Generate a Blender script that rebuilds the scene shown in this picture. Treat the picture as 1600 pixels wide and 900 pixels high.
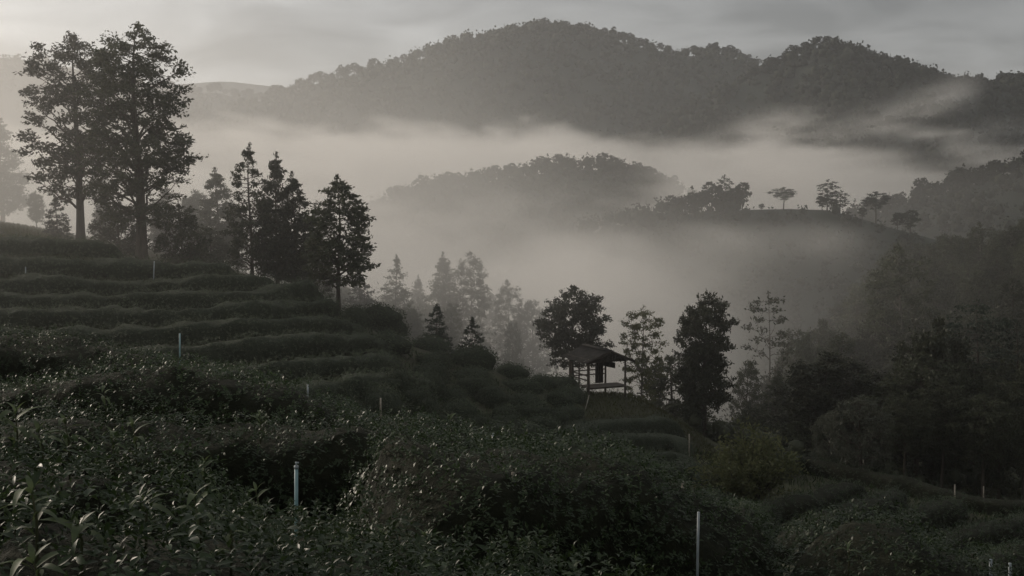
import bpy, math, random
import numpy as np
from mathutils import Vector, Matrix

# ------------------------------------------------------------------ scene, camera, world, sun
for o in list(bpy.data.objects):
    bpy.data.objects.remove(o, do_unlink=True)
scene = bpy.context.scene
COL = scene.collection
R = math.radians
F = 1900.0                                   # focal length in pixels of a 1600 px wide picture
PITCH = math.atan(150 / F)

cam_data = bpy.data.cameras.new('camera')
cam = bpy.data.objects.new('camera', cam_data)
COL.objects.link(cam)
cam_data.sensor_width = 36.0
cam_data.lens = 36.0 * F / 1600
cam_data.clip_start = 0.1
cam_data.clip_end = 20000
cam.location = (0, 0, 0)
cam.rotation_euler = (math.pi / 2 - PITCH, 0, 0)
scene.camera = cam

SUN_EL, SUN_AZ = R(19), R(-52)               # azimuth from +Y, negative = to the left
world = bpy.data.worlds.new('World')
scene.world = world
world.use_nodes = True
wn, wl = world.node_tree.nodes, world.node_tree.links
wn.clear()
sky = wn.new('ShaderNodeTexSky')
sky.sky_type = 'NISHITA'
sky.sun_disc = False
sky.sun_elevation = SUN_EL
sky.sun_rotation = SUN_AZ
sky.altitude = 900
sky.air_density = 1.0
sky.dust_density = 2.5
bw = wn.new('ShaderNodeRGBToBW')
wl.new(sky.outputs[0], bw.inputs[0])
tc = wn.new('ShaderNodeTexCoord')
sep = wn.new('ShaderNodeSeparateXYZ')
wl.new(tc.outputs['Generated'], sep.inputs[0])
def wmath(op, a, b=None, clamp=False):
    n = wn.new('ShaderNodeMath'); n.operation = op; n.use_clamp = clamp
    for i, v in enumerate((a, b)):
        if v is None: continue
        if isinstance(v, (int, float)): n.inputs[i].default_value = v
        else: wl.new(v, n.inputs[i])
    return n.outputs[0]
den = wmath('ADD', wmath('MAXIMUM', sep.outputs[2], 0.0), 0.15)      # a cloud deck seen in perspective
cx, cy = wmath('DIVIDE', sep.outputs[0], den), wmath('DIVIDE', sep.outputs[1], den)
comb = wn.new('ShaderNodeCombineXYZ')
wl.new(cx, comb.inputs[0]); wl.new(cy, comb.inputs[1])
cn = wn.new('ShaderNodeTexNoise')
cn.inputs['Scale'].default_value = 1.9; cn.inputs['Detail'].default_value = 7; cn.inputs['Roughness'].default_value = 0.52
cn.inputs['Distortion'].default_value = 0.5
wl.new(comb.outputs[0], cn.inputs['Vector'])
ramp = wn.new('ShaderNodeMapRange')
ramp.inputs[1].default_value = 0.35; ramp.inputs[2].default_value = 0.68
ramp.inputs[3].default_value = 0.68; ramp.inputs[4].default_value = 1.34
wl.new(cn.outputs[0], ramp.inputs[0])
cloud = wn.new('ShaderNodeMix'); cloud.data_type = 'RGBA'; cloud.blend_type = 'MULTIPLY'
cloud.inputs[0].default_value = 1.0
up = wn.new('ShaderNodeMapRange'); up.interpolation_type = 'SMOOTHSTEP'           # the cloud deck overhead is about as bright as the sky in view
up.inputs[1].default_value = 0.12; up.inputs[2].default_value = 0.5
wl.new(sep.outputs[2], up.inputs[0])
deck = wn.new('ShaderNodeMix'); deck.data_type = 'FLOAT'
wl.new(up.outputs[0], deck.inputs[0]); wl.new(wmath('MULTIPLY', wmath('POWER', bw.outputs[0], 1.0), 0.90), deck.inputs[2]); deck.inputs[3].default_value = 4.9
lum = wmath('MULTIPLY', deck.outputs[0], ramp.outputs[0])
wl.new(lum, cloud.inputs[6]); cloud.inputs[7].default_value = (1.0, 1.0, 0.985, 1)   # grey overcast
mixs = wn.new('ShaderNodeMix'); mixs.data_type = 'RGBA'
mixs.inputs[0].default_value = 0.88
wl.new(sky.outputs[0], mixs.inputs[6]); wl.new(cloud.outputs[2], mixs.inputs[7])
bg = wn.new('ShaderNodeBackground')
bg.inputs['Strength'].default_value = 0.068
wl.new(mixs.outputs[2], bg.inputs[0])
wo = wn.new('ShaderNodeOutputWorld')
wl.new(bg.outputs[0], wo.inputs[0])

sun_d = bpy.data.lights.new('sun', 'SUN')
sun = bpy.data.objects.new('sun', sun_d)
COL.objects.link(sun)
sun_d.energy = 1.9
sun_d.angle = R(10)
sun_d.color = (1.0, 0.865, 0.72)
sdir = Vector((math.sin(SUN_AZ) * math.cos(SUN_EL), math.cos(SUN_AZ) * math.cos(SUN_EL), math.sin(SUN_EL)))
sun.rotation_euler = sdir.to_track_quat('Z', 'Y').to_euler()
sun.location = sdir * 300

scene.view_settings.view_transform = 'Standard'
scene.view_settings.look = 'None'
scene.view_settings.gamma = 1
scene.view_settings.exposure = 0.22
cy_ = scene.cycles
cy_.max_bounces = 6
cy_.diffuse_bounces = 2
cy_.glossy_bounces = 2
cy_.transmission_bounces = 3
cy_.transparent_max_bounces = 8
cy_.volume_bounces = 3
cy_.volume_step_rate = 2.0
cy_.use_denoising = True

# ------------------------------------------------------------------ helpers
FWD = np.array((0, math.cos(PITCH), -math.sin(PITCH)))
UP = np.array((0, math.sin(PITCH), math.cos(PITCH)))
def ray(px, py):
    d = FWD + np.array((1, 0, 0)) * ((px - 800) / F) + UP * ((450 - py) / F)
    return d / d[1]
def at(px, py, d):
    """the point that stands d metres ahead along the line of sight of a photo pixel (layout survey only)"""
    return ray(px, py) * d

def props(o, label=None, cat=None, group=None, kind=None):
    if label: o['label'] = label
    if cat: o['category'] = cat
    if group: o['group'] = group
    if kind: o['kind'] = kind
    return o
def link(name, data, parent=None, mat=None):
    o = bpy.data.objects.new(name, data)
    COL.objects.link(o)
    if parent: o.parent = parent
    if mat and data and not data.materials: data.materials.append(mat)
    return o
def empty(name, loc=(0, 0, 0), rz=0, scale=1.0):
    o = bpy.data.objects.new(name, None)
    o.empty_display_size = 0.2
    COL.objects.link(o)
    o.location = loc; o.rotation_euler = (0, 0, rz)
    o.scale = (scale,) * 3 if isinstance(scale, (int, float)) else scale
    return o
def mesh_np(name, verts, faces, mat=None, smooth=False):
    """faces: one int array (n,3)/(n,4), or a list of such arrays"""
    m = bpy.data.meshes.new(name)
    fl = faces if isinstance(faces, list) else [faces]
    fl = [np.asarray(f, dtype=np.int32) for f in fl if len(f)]
    v = np.asarray(verts, dtype=np.float32)
    m.vertices.add(len(v)); m.vertices.foreach_set('co', v.ravel())
    loops = np.concatenate([f.ravel() for f in fl])
    tot = np.concatenate([np.full(len(f), f.shape[1], dtype=np.int32) for f in fl])
    start = np.concatenate(([0], np.cumsum(tot)[:-1])).astype(np.int32)
    m.loops.add(len(loops)); m.loops.foreach_set('vertex_index', loops)
    m.polygons.add(len(tot)); m.polygons.foreach_set('loop_start', start)
    if smooth: m.polygons.foreach_set('use_smooth', np.ones(len(tot), dtype=bool))
    m.update(calc_edges=True)
    if mat: m.materials.append(mat)
    return m
class Geo:
    """collects vertices and faces of one mesh"""
    def __init__(s): s.v, s.t, s.q, s.n = [], [], [], 0
    def add(s, v, tris=None, quads=None):
        v = np.asarray(v, dtype=float).reshape(-1, 3)
        if tris is not None and len(tris): s.t.append(np.asarray(tris) + s.n)
        if quads is not None and len(quads): s.q.append(np.asarray(quads) + s.n)
        s.v.append(v); s.n += len(v)
    def box(s, c, size, rot=None):
        h = np.asarray(size) / 2
        v = np.array([(x, y, z) for x in (-1, 1) for y in (-1, 1) for z in (-1, 1)]) * h
        if rot is not None: v = v @ np.asarray(rot).T
        s.add(v + np.asarray(c), quads=[(0, 1, 3, 2), (4, 6, 7, 5), (0, 4, 5, 1), (2, 3, 7, 6), (0, 2, 6, 4), (1, 5, 7, 3)])
    def tube(s, pts, rad, k=6, cap=True):
        pts = np.asarray(pts, dtype=float); n = len(pts)
        rad = np.full(n, rad) if np.isscalar(rad) else np.asarray(rad)
        tan = np.gradient(pts, axis=0); tan /= np.linalg.norm(tan, axis=1, keepdims=True) + 1e-9
        ref = np.where(np.abs(tan[:, 2:3]) > 0.9, np.array([[1., 0, 0]]), np.array([[0, 0, 1.]]))
        a = np.cross(tan, ref); a /= np.linalg.norm(a, axis=1, keepdims=True) + 1e-9
        b = np.cross(tan, a)
        ang = np.linspace(0, 2 * math.pi, k, endpoint=False)
        v = pts[:, None] + rad[:, None, None] * (a[:, None] * np.cos(ang)[None, :, None] + b[:, None] * np.sin(ang)[None, :, None])
        q = [(i * k + j, i * k + (j + 1) % k, (i + 1) * k + (j + 1) % k, (i + 1) * k + j) for i in range(n - 1) for j in range(k)]
        vv = v.reshape(-1, 3); t = []
        if cap:
            vv = np.vstack((vv, pts[:1], pts[-1:]))
            t = [(n * k, (j + 1) % k, j) for j in range(k)] + [(n * k + 1, (n - 1) * k + j, (n - 1) * k + (j + 1) % k) for j in range(k)]
        s.add(vv, tris=t, quads=q)
    def build(s, name, mat=None, smooth=False):
        f = []
        if s.t: f.append(np.vstack(s.t))
        if s.q: f.append(np.vstack(s.q))
        return mesh_np(name, np.vstack(s.v), f, mat, smooth)

_H = np.random.RandomState(5).rand(64, 64, 64)
def vnoise(p):
    p = np.asarray(p, dtype=float)
    i = np.floor(p).astype(int); f = p - i; f = f * f * (3 - 2 * f)
    r = 0
    for dx in (0, 1):
        for dy in (0, 1):
            for dz in (0, 1):
                w = (f[..., 0] if dx else 1 - f[..., 0]) * (f[..., 1] if dy else 1 - f[..., 1]) * (f[..., 2] if dz else 1 - f[..., 2])
                r = r + w * _H[(i[..., 0] + dx) & 63, (i[..., 1] + dy) & 63, (i[..., 2] + dz) & 63]
    return r - 0.5
def fbm(p, o=4):
    p = np.asarray(p, dtype=float); r, a = 0, 1.0
    for k in range(o):
        r = r + a * vnoise(p * 2.03 ** k + 17.3 * k); a *= 0.5
    return r
def unit(v): return v / (np.linalg.norm(v, axis=-1, keepdims=True) + 1e-9)

# ------------------------------------------------------------------ materials
def new_mat(name):
    m = bpy.data.materials.new(name); m.use_nodes = True
    m.node_tree.nodes.clear()
    return m, m.node_tree.nodes, m.node_tree.links
def foliage(name, c1, c2, scale=1.5, rough=0.5, transl=0.3, spec=0.4, island=True, objrand=0.25):
    m, n, l = new_mat(name)
    geo = n.new('ShaderNodeNewGeometry'); tcd = n.new('ShaderNodeTexCoord')
    nz = n.new('ShaderNodeTexNoise'); nz.inputs['Scale'].default_value = scale; nz.inputs['Detail'].default_value = 3
    l.new(tcd.outputs['Object'], nz.inputs['Vector'])
    add = n.new('ShaderNodeMath'); add.operation = 'MULTIPLY_ADD'
    if island: l.new(geo.outputs['Random Per Island'], add.inputs[0])
    else: add.inputs[0].default_value = 0.5
    add.inputs[1].default_value = 0.6
    mr = n.new('ShaderNodeMapRange'); mr.inputs[1].default_value = 0.3; mr.inputs[2].default_value = 0.7
    mr.inputs[3].default_value = -0.1; mr.inputs[4].default_value = 0.5
    l.new(nz.outputs[0], mr.inputs[0]); l.new(mr.outputs[0], add.inputs[2])
    mix = n.new('ShaderNodeMix'); mix.data_type = 'RGBA'; mix.clamp_factor = True
    l.new(add.outputs[0], mix.inputs[0]); mix.inputs[6].default_value = (*c1, 1); mix.inputs[7].default_value = (*c2, 1)
    oi = n.new('ShaderNodeObjectInfo'); mo = n.new('ShaderNodeMapRange')
    mo.inputs[3].default_value = 1 - objrand; mo.inputs[4].default_value = 1 + objrand
    l.new(oi.outputs['Random'], mo.inputs[0])
    mm = n.new('ShaderNodeMix'); mm.data_type = 'RGBA'; mm.blend_type = 'MULTIPLY'; mm.inputs[0].default_value = 1
    l.new(mix.outputs[2], mm.inputs[6]); l.new(mo.outputs[0], mm.inputs[7])
    p = n.new('ShaderNodeBsdfPrincipled')
    l.new(mm.outputs[2], p.inputs['Base Color']); p.inputs['Roughness'].default_value = rough
    p.inputs['Specular IOR Level'].default_value = spec
    out = n.new('ShaderNodeOutputMaterial')
    if transl > 0:
        t = n.new('ShaderNodeBsdfTranslucent'); l.new(mm.outputs[2], t.inputs[0])
        ms = n.new('ShaderNodeMixShader'); ms.inputs[0].default_value = transl
        l.new(p.outputs[0], ms.inputs[1]); l.new(t.outputs[0], ms.inputs[2]); l.new(ms.outputs[0], out.inputs[0])
    else: l.new(p.outputs[0], out.inputs[0])
    return m
def rough_mat(name, c1, c2, scale, rough=0.9, bump=0.0, stretch=(1, 1, 1), detail=6, spec=0.2):
    m, n, l = new_mat(name)
    tcd = n.new('ShaderNodeTexCoord'); mp = n.new('ShaderNodeMapping'); mp.inputs['Scale'].default_value = stretch
    l.new(tcd.outputs['Object'], mp.inputs[0])
    nz = n.new('ShaderNodeTexNoise'); nz.inputs['Scale'].default_value = scale; nz.inputs['Detail'].default_value = detail
    nz.inputs['Roughness'].default_value = 0.65
    l.new(mp.outputs[0], nz.inputs['Vector'])
    mr = n.new('ShaderNodeMapRange'); mr.inputs[1].default_value = 0.33; mr.inputs[2].default_value = 0.67
    l.new(nz.outputs[0], mr.inputs[0])
    mix = n.new('ShaderNodeMix'); mix.data_type = 'RGBA'
    l.new(mr.outputs[0], mix.inputs[0]); mix.inputs[6].default_value = (*c1, 1); mix.inputs[7].default_value = (*c2, 1)
    p = n.new('ShaderNodeBsdfPrincipled'); p.inputs['Roughness'].default_value = rough
    p.inputs['Specular IOR Level'].default_value = spec
    l.new(mix.outputs[2], p.inputs['Base Color'])
    if bump:
        b = n.new('ShaderNodeBump'); b.inputs['Strength'].default_value = bump; b.inputs['Distance'].default_value = 0.1
        l.new(nz.outputs[0], b.inputs['Height']); l.new(b.outputs[0], p.inputs['Normal'])
    out = n.new('ShaderNodeOutputMaterial'); l.new(p.outputs[0], out.inputs[0])
    return m
M = {}
M['ground'] = rough_mat('ground', (0.030, 0.028, 0.018), (0.050, 0.055, 0.026), 0.8, bump=0.5)
M['grass'] = foliage('grass', (0.050, 0.060, 0.025), (0.085, 0.085, 0.045), 0.6, rough=0.7, transl=0.35, spec=0.2)
M['hill'] = rough_mat('hill', (0.023, 0.032, 0.024), (0.042, 0.051, 0.037), 0.06, bump=0.6)
M['far'] = foliage('far_foliage', (0.027, 0.034, 0.023), (0.052, 0.060, 0.038), 0.05, rough=0.8, transl=0.1, spec=0.1)
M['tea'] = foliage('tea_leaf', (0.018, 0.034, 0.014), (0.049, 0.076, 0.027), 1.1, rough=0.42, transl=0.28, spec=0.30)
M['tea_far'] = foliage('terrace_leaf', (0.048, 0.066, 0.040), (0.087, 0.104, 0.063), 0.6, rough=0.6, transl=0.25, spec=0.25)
M['tea_body'] = rough_mat('tea_twigs_shaded', (0.012, 0.014, 0.008), (0.024, 0.026, 0.014), 6, bump=0.8)  # twig shell inside the hedges, colour lowered to put shade into the leaf gaps
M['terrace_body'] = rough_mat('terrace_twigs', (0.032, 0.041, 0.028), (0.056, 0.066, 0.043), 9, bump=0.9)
M['shoot'] = foliage('shoot_leaf', (0.056, 0.084, 0.037), (0.102, 0.129, 0.059), 3, rough=0.5, transl=0.35, spec=0.3)
M['stem'] = rough_mat('green_stem', (0.045, 0.055, 0.025), (0.075, 0.075, 0.04), 20)
M['tree'] = foliage('tree_leaf', (0.028, 0.036, 0.022), (0.095, 0.104, 0.062), 0.9, rough=0.55, transl=0.3, spec=0.3, objrand=0.4)
M['tree_warm'] = foliage('yellowing_leaf', (0.075, 0.088, 0.040), (0.145, 0.150, 0.070), 0.9, rough=0.55, transl=0.45, spec=0.3)
M['pale_leaf'] = foliage('pale_leaf', (0.075, 0.085, 0.060), (0.14, 0.15, 0.11), 0.7, rough=0.5, transl=0.3, spec=0.35)
M['pine'] = foliage('pine_needles', (0.024, 0.036, 0.026), (0.047, 0.061, 0.042), 0.8, rough=0.6, transl=0.15, spec=0.2)
M['bark'] = rough_mat('bark', (0.045, 0.036, 0.028), (0.10, 0.085, 0.068), 3, bump=0.7, stretch=(3, 3, 0.5))
M['pale_bark'] = rough_mat('pale_bark', (0.10, 0.09, 0.075), (0.24, 0.22, 0.19), 3, bump=0.5, stretch=(3, 3, 0.6))
M['wood'] = rough_mat('weathered_wood', (0.06, 0.048, 0.036), (0.13, 0.11, 0.09), 5, bump=0.4, stretch=(1, 1, 0.15))
M['darkwood'] = rough_mat('dark_wood', (0.030, 0.024, 0.019), (0.06, 0.05, 0.04), 5, bump=0.4)
M['plank'] = rough_mat('pale_planks', (0.10, 0.088, 0.076), (0.19, 0.17, 0.15), 5, bump=0.3, stretch=(0.2, 1, 1))
M['roof'] = rough_mat('roof_sheet', (0.032, 0.030, 0.028), (0.066, 0.062, 0.058), 3, rough=0.95, spec=0.06, bump=0.3)
M['cloth'] = rough_mat('dark_cloth', (0.02, 0.02, 0.022), (0.035, 0.034, 0.036), 12)
M['pipe'] = rough_mat('pvc_pipe', (0.22, 0.26, 0.28), (0.40, 0.44, 0.45), 9, rough=0.45, spec=0.4)
M['pipe_blue'] = rough_mat('blue_green_pipe', (0.16, 0.30, 0.32), (0.30, 0.44, 0.45), 9, rough=0.4, spec=0.4)
M['cane'] = rough_mat('bamboo_cane', (0.20, 0.18, 0.14), (0.36, 0.33, 0.28), 9, rough=0.6)

# ------------------------------------------------------------------ terrain: one ground sheet through surveyed heights
SURVEY = []
def sv(px, py, d, drop=0.0):
    p = at(px, py, d); SURVEY.append((p[0], p[1], p[2] - drop))
# tops of the hedge rows, nearest first: (px, py, distance)
FRONT = {
 'a': [(-260, 780, 3.6), (-60, 790, 3.7), (100, 812, 3.8), (250, 850, 4.1), (400, 862, 4.5), (560, 885, 4.8), (800, 905, 5.2), (1000, 930, 5.5), (1200, 980, 5.8)],
 'b': [(-300, 640, 6.0), (-80, 645, 6.0), (60, 655, 6.2), (180, 692, 6.5), (300, 742, 6.8), (400, 798, 7.0), (520, 832, 7.1), (640, 862, 7.2), (770, 885, 7.3), (900, 930, 7.4)],
 'c': [(545, 800, 9.2), (600, 768, 9.3), (660, 738, 9.5), (740, 722, 10), (860, 722, 10.4), (960, 735, 10.6), (1060, 765, 10.6), (1150, 797, 10.4), (1210, 825, 10.2)],
 'd': [(1265, 862, 9.0), (1320, 842, 9.2), (1390, 836, 9.5), (1460, 855, 9.6), (1540, 890, 9.6), (1620, 930, 9.6), (1750, 990, 9.6)],
 'e': [(-260, 660, 12.4), (-60, 658, 12.4), (100, 655, 12.8), (250, 665, 12.5), (400, 662, 12.6), (520, 672, 12.8), (640, 690, 13.4), (740, 692, 14.4), (840, 705, 15.8), (950, 728, 17.5)],
 'f': [(-250, 615, 17.6), (60, 598, 17.5), (220, 588, 17), (330, 592, 17), (440, 612, 17), (560, 640, 17.2), (660, 654, 18), (750, 668, 19)],
 'g': [(-250, 508, 24), (0, 520, 24), (120, 534, 23.6), (260, 558, 23.2), (370, 572, 23), (435, 594, 22.6)],
}
TERRACE = [
 ('t1', [(-200, 355, 69), (0, 370, 67), (100, 371, 66.5), (155, 376, 66.5), (195, 391, 67.5)]),
 ('t2', [(-200, 395, 64), (0, 400, 63.5), (78, 403, 63), (156, 404, 63), (233, 407, 63), (311, 409, 63.5), (372, 417, 65)]),
 ('t3', [(-200, 432, 61), (0, 431, 60.5), (78, 428, 60.3), (156, 434, 60), (233, 433, 60), (311, 432, 60), (389, 431, 61), (430, 440, 63)]),
 ('t4', [(-200, 455, 59), (0, 455, 58.5), (117, 456, 58), (233, 456, 57.7), (311, 453, 57.8), (408, 448, 58.6), (463, 440, 61), (500, 452, 63)]),
 ('t5', [(-200, 480, 56.5), (0, 479, 56), (117, 479, 55.7), (233, 479, 55.4), (311, 478, 55.5), (389, 472, 56.2), (478, 466, 58.5), (520, 473, 61)]),
 ('t6', [(-200, 512, 54), (0, 511, 53.6), (117, 511, 53.2), (233, 506, 53), (311, 501, 53.2), (389, 496, 54), (467, 491, 56), (525, 497, 58.5), (560, 506, 61)]),
 ('t7', [(120, 545, 50.5), (280, 537, 50.4), (350, 533, 50.6), (428, 526, 51.4), (505, 521, 53.4), (560, 524, 56), (600, 532, 59)]),
 ('t8', [(250, 572, 47.8), (365, 567, 47.8), (447, 559, 48.6), (525, 552, 50.6), (583, 554, 53.2), (625, 562, 56)]),
 ('t9', [(380, 603, 45), (467, 596, 45.4), (544, 587, 47.4), (620, 582, 50), (665, 588, 53)]),
]
for k, pts in FRONT.items():
    for p in pts: sv(*p, drop=0.85)
for _, pts in TERRACE:
    for p in pts: sv(*p, drop=0.85)
sv(-100, 1500, 2.0); sv(800, 1500, 2.0, 0); sv(1700, 1650, 2.0)
SURVEY += [(-14, -3, -1.3), (0, -3, -1.55), (12, -3, -2.4), (-25, -25, 0), (20, -25, -2), (0, -30, 0)]
for p in [(0, 338, 80), (130, 372, 76), (-300, 330, 82), (220, 400, 73), (300, 408, 74), (400, 420, 76), (480, 442, 72),   # hill top behind the rows
          (560, 484, 68), (640, 520, 68), (700, 538, 68), (760, 552, 69), (870, 592, 72), (500, 610, 47), (620, 655, 45), (700, 600, 58), (760, 690, 46),
          (850, 690, 52), (800, 640, 58), (930, 597, 75), (970, 598, 75), (1020, 617, 73), (1080, 672, 68), (1085, 705, 60), (980, 720, 52), (900, 650, 65), (1000, 660, 65),
          (1160, 715, 60), (1180, 795, 46), (1244, 712, 68), (1330, 728, 64), (1408, 745, 61), (1486, 764, 59), (1594, 786, 57), (1300, 815, 41), (1400, 790, 47),
          (1550, 865, 34), (1458, 845, 40), (1750, 830, 55), (1900, 880, 45), (1500, 810, 46), (1250, 780, 50)]:
    sv(*p, drop=0.75)
for p in [(1100, 706, 86), (1250, 735, 86), (1400, 760, 84), (1600, 770, 82), (1000, 690, 90), (900, 690, 95), (1850, 730, 85),
          (1100, 700, 125), (1300, 690, 125), (1500, 640, 125), (1650, 560, 125), (1350, 590, 190), (1480, 520, 190), (1600, 460, 190), (1800, 400, 190), (1150, 760, 190),
          (800, 680, 90), (700, 620, 88), (600, 560, 86), (520, 500, 86), (850, 640, 125), (700, 560, 125), (600, 500, 120), (450, 450, 110), (300, 400, 105), (150, 375, 105), (0, 345, 110),
          (-300, 330, 120), (500, 600, 190), (800, 700, 190), (200, 480, 190), (-200, 420, 190)]:
    sv(*p)
for x in (-520, -300, -120, 0, 120, 260, 500):
    for y in (320, 480, 700, 1100, 2000, 4200):
        SURVEY.append((x * (0.6 + y / 900), y, -55 - 4 * math.sin(x * 0.02 + y * 0.01)))
SURVEY += [(150, 260, -45), (230, 260, -5), (-150, 250, -40), (-260, 240, -35), (60, 260, -58)]
SV = np.array(SURVEY)
def warp(x, y): return np.stack((np.asarray(x) / (np.asarray(y) + 40.0) * 2.2, np.log(np.asarray(y) + 40.0)), -1)
def tps(r2): return 0.5 * r2 * np.log(r2 + 1e-12)
_W = warp(SV[:, 0], SV[:, 1])
_n = len(_W)
_K = tps(((_W[:, None] - _W[None]) ** 2).sum(-1)) + np.eye(_n) * 2e-5
_P = np.hstack((np.ones((_n, 1)), _W))
_A = np.zeros((_n + 3, _n + 3)); _A[:_n, :_n] = _K; _A[:_n, _n:] = _P; _A[_n:, :_n] = _P.T
_S = np.linalg.solve(_A, np.concatenate((SV[:, 2], np.zeros(3))))
def gz(x, y):
    w = warp(x, y); sh = w.shape[:-1]; w = w.reshape(-1, 2)
    out = np.empty(len(w))
    for i in range(0, len(w), 20000):
        ww = w[i:i + 20000]
        out[i:i + 20000] = tps(((ww[:, None] - _W[None]) ** 2).sum(-1)) @ _S[:_n] + _S[_n] + ww @ _S[_n + 1:]
    return out.reshape(sh)
def hit(px, py, lift=0.0, d0=25, d1=260):
    """first point of the ground (raised by lift) on a line of sight, beyond d0"""
    d = np.linspace(d0, d1, 1400); r = ray(px, py)
    below = gz(r[0] * d, d) + lift > r[2] * d
    k = np.argmax(below) if below.any() else int(np.argmin(r[2] * d - gz(r[0] * d, d) + 0.02 * np.abs(d - 70)))
    return np.array((r[0] * d[k], d[k], r[2] * d[k]))

nu, nw = 240, 330
uu = np.linspace(-1.05, 1.05, nu); ww_ = np.linspace(math.log(6.0), math.log(6540.0), nw)
Yg = (np.exp(ww_) - 40)[:, None] * np.ones(nu)[None]; Xg = (Yg + 40) * uu[None]
Zg = gz(Xg, Yg)
Zg = Zg + 0.10 * fbm(np.stack((Xg * 0.6, Yg * 0.6, Xg * 0), -1)) + np.clip((Yg - 80) / 100, 0, 4) * fbm(np.stack((Xg * 0.04, Yg * 0.04, Xg * 0 + 3), -1))
idx = np.arange(nu * nw).reshape(nw, nu)
quads = np.stack((idx[:-1, :-1], idx[:-1, 1:], idx[1:, 1:], idx[1:, :-1]), -1).reshape(-1, 4)
g = link('ground', mesh_np('ground', np.stack((Xg, Yg, Zg), -1).reshape(-1, 3), quads, M['ground'], True))
props(g, kind='structure')

# ------------------------------------------------------------------ hills and the mountain
def ridge_z(prof, d):
    """ridge profile: photo survey -> (x, z) at distance d"""
    p = np.array([at(a, b, d) for a, b in prof]); return p[:, 0], p[:, 2]
HILLS = {}
def make_hill(name, prof, d, front, back, base, skew=0.0, rough=6.0, step=8.0, seed=0, ylo=None):
    xs, zs = ridge_z(prof, d)
    x = np.arange(xs[0], xs[-1] + step, step)
    t = np.linspace(-1, 1, int((front + back) / step) + 1)
    yy = np.where(t < 0, t * front, t * back)
    X, T = np.meshgrid(x, t); Yo = np.meshgrid(x, yy)[1]
    rz = np.interp(X, xs, zs)
    yr = d + skew * (X - (xs[0] + xs[-1]) / 2) + 0.08 * front * np.sin(X / (0.35 * front) + seed)
    gull = fbm(np.stack((X / (0.28 * front), Yo / (0.9 * front), X * 0 + seed), -1), 4)
    fall = np.abs(T) ** 1.15
    Z = base + (rz - base) * (1 - fall) + gull * rough * np.clip(np.abs(T) * 5, 0, 1) * (1 - np.abs(T)) * 2.2
    Y = yr + Yo
    V = np.stack((X, Y, Z), -1)
    n0, n1 = X.shape; ii = np.arange(n0 * n1).reshape(n0, n1)
    q = np.stack((ii[:-1, :-1], ii[:-1, 1:], ii[1:, 1:], ii[1:, :-1]), -1).reshape(-1, 4)
    o = link(name, mesh_np(name, V.reshape(-1, 3), q, M['hill'], True))
    props(o, kind='structure')
    HILLS[name + str(seed)] = dict(V=V, T=T, xs=xs, zs=zs, d=d, yr=yr)
    return HILLS[name + str(seed)]
MAIN = [(150, 230), (300, 190), (420, 160), (470, 142), (520, 125), (600, 108), (660, 90), (720, 66), (780, 56), (800, 47), (860, 37), (890, 38), (930, 48), (980, 61),
        (1010, 69), (1060, 82), (1100, 84), (1130, 80), (1180, 98), (1240, 112), (1320, 128), (1420, 150), (1550, 170), (1800, 215)]
PEAK = [(950, 240), (1050, 190), (1130, 140), (1190, 108), (1215, 99), (1240, 86), (1270, 76), (1300, 81), (1340, 97), (1370, 113), (1400, 125), (1440, 139), (1480, 142), (1520, 144),
        (1560, 137), (1600, 130), (1680, 133), (1760, 140), (1900, 180)]
LEFT = [(-500, 110), (-250, 95), (-100, 90), (0, 93), (60, 98), (150, 115), (230, 135), (300, 148), (330, 142), (360, 150), (400, 155), (430, 164), (480, 180), (560, 215), (640, 260)]
FAR = [(-300, 170), (0, 140), (200, 134), (260, 126), (310, 123), (345, 121), (380, 125), (430, 131), (480, 133), (530, 126), (570, 124), (640, 132), (760, 155), (900, 170), (1200, 190)]
B = [(330, 520), (480, 412), (560, 352), (610, 318), (660, 306), (710, 296), (770, 284), (830, 274), (890, 266), (930, 265), (970, 273), (1010, 284), (1050, 297), (1100, 318), (1160, 360), (1240, 420), (1350, 520)]
C = [(560, 640), (700, 500), (800, 415), (840, 396), (880, 380), (930, 362), (990, 352), (1050, 338), (1110, 328), (1170, 325), (1240, 323), (1300, 325), (1340, 336), (1390, 352), (1440, 366), (1500, 385), (1600, 420), (1750, 520), (1900, 640)]
D = [(980, 550), (1150, 450), (1250, 385), (1320, 352), (1380, 330), (1430, 312), (1480, 296), (1530, 284), (1580, 266), (1620, 254), (1700, 235), (1850, 220), (2000, 240)]
hm = make_hill('mountain', MAIN, 1250, 420, 420, -70, rough=26, step=13, seed=1)
hp = make_hill('mountain', PEAK, 980, 360, 380, -70, rough=22, step=11, seed=2)
hl = make_hill('mountain', LEFT, 1650, 450, 420, -70, rough=22, step=16, seed=3)
hf = make_hill('mountain', FAR, 5400, 1300, 800, -70, rough=40, step=60, seed=4)
hb = make_hill('hill', B, 540, 150, 150, -58, rough=5, step=6, seed=5)
hc = make_hill('hill', C, 330, 90, 90, -57, rough=3, step=4, seed=6)
hd = make_hill('hill', D, 430, 150, 150, -57, rough=5, step=5, seed=7)
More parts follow.
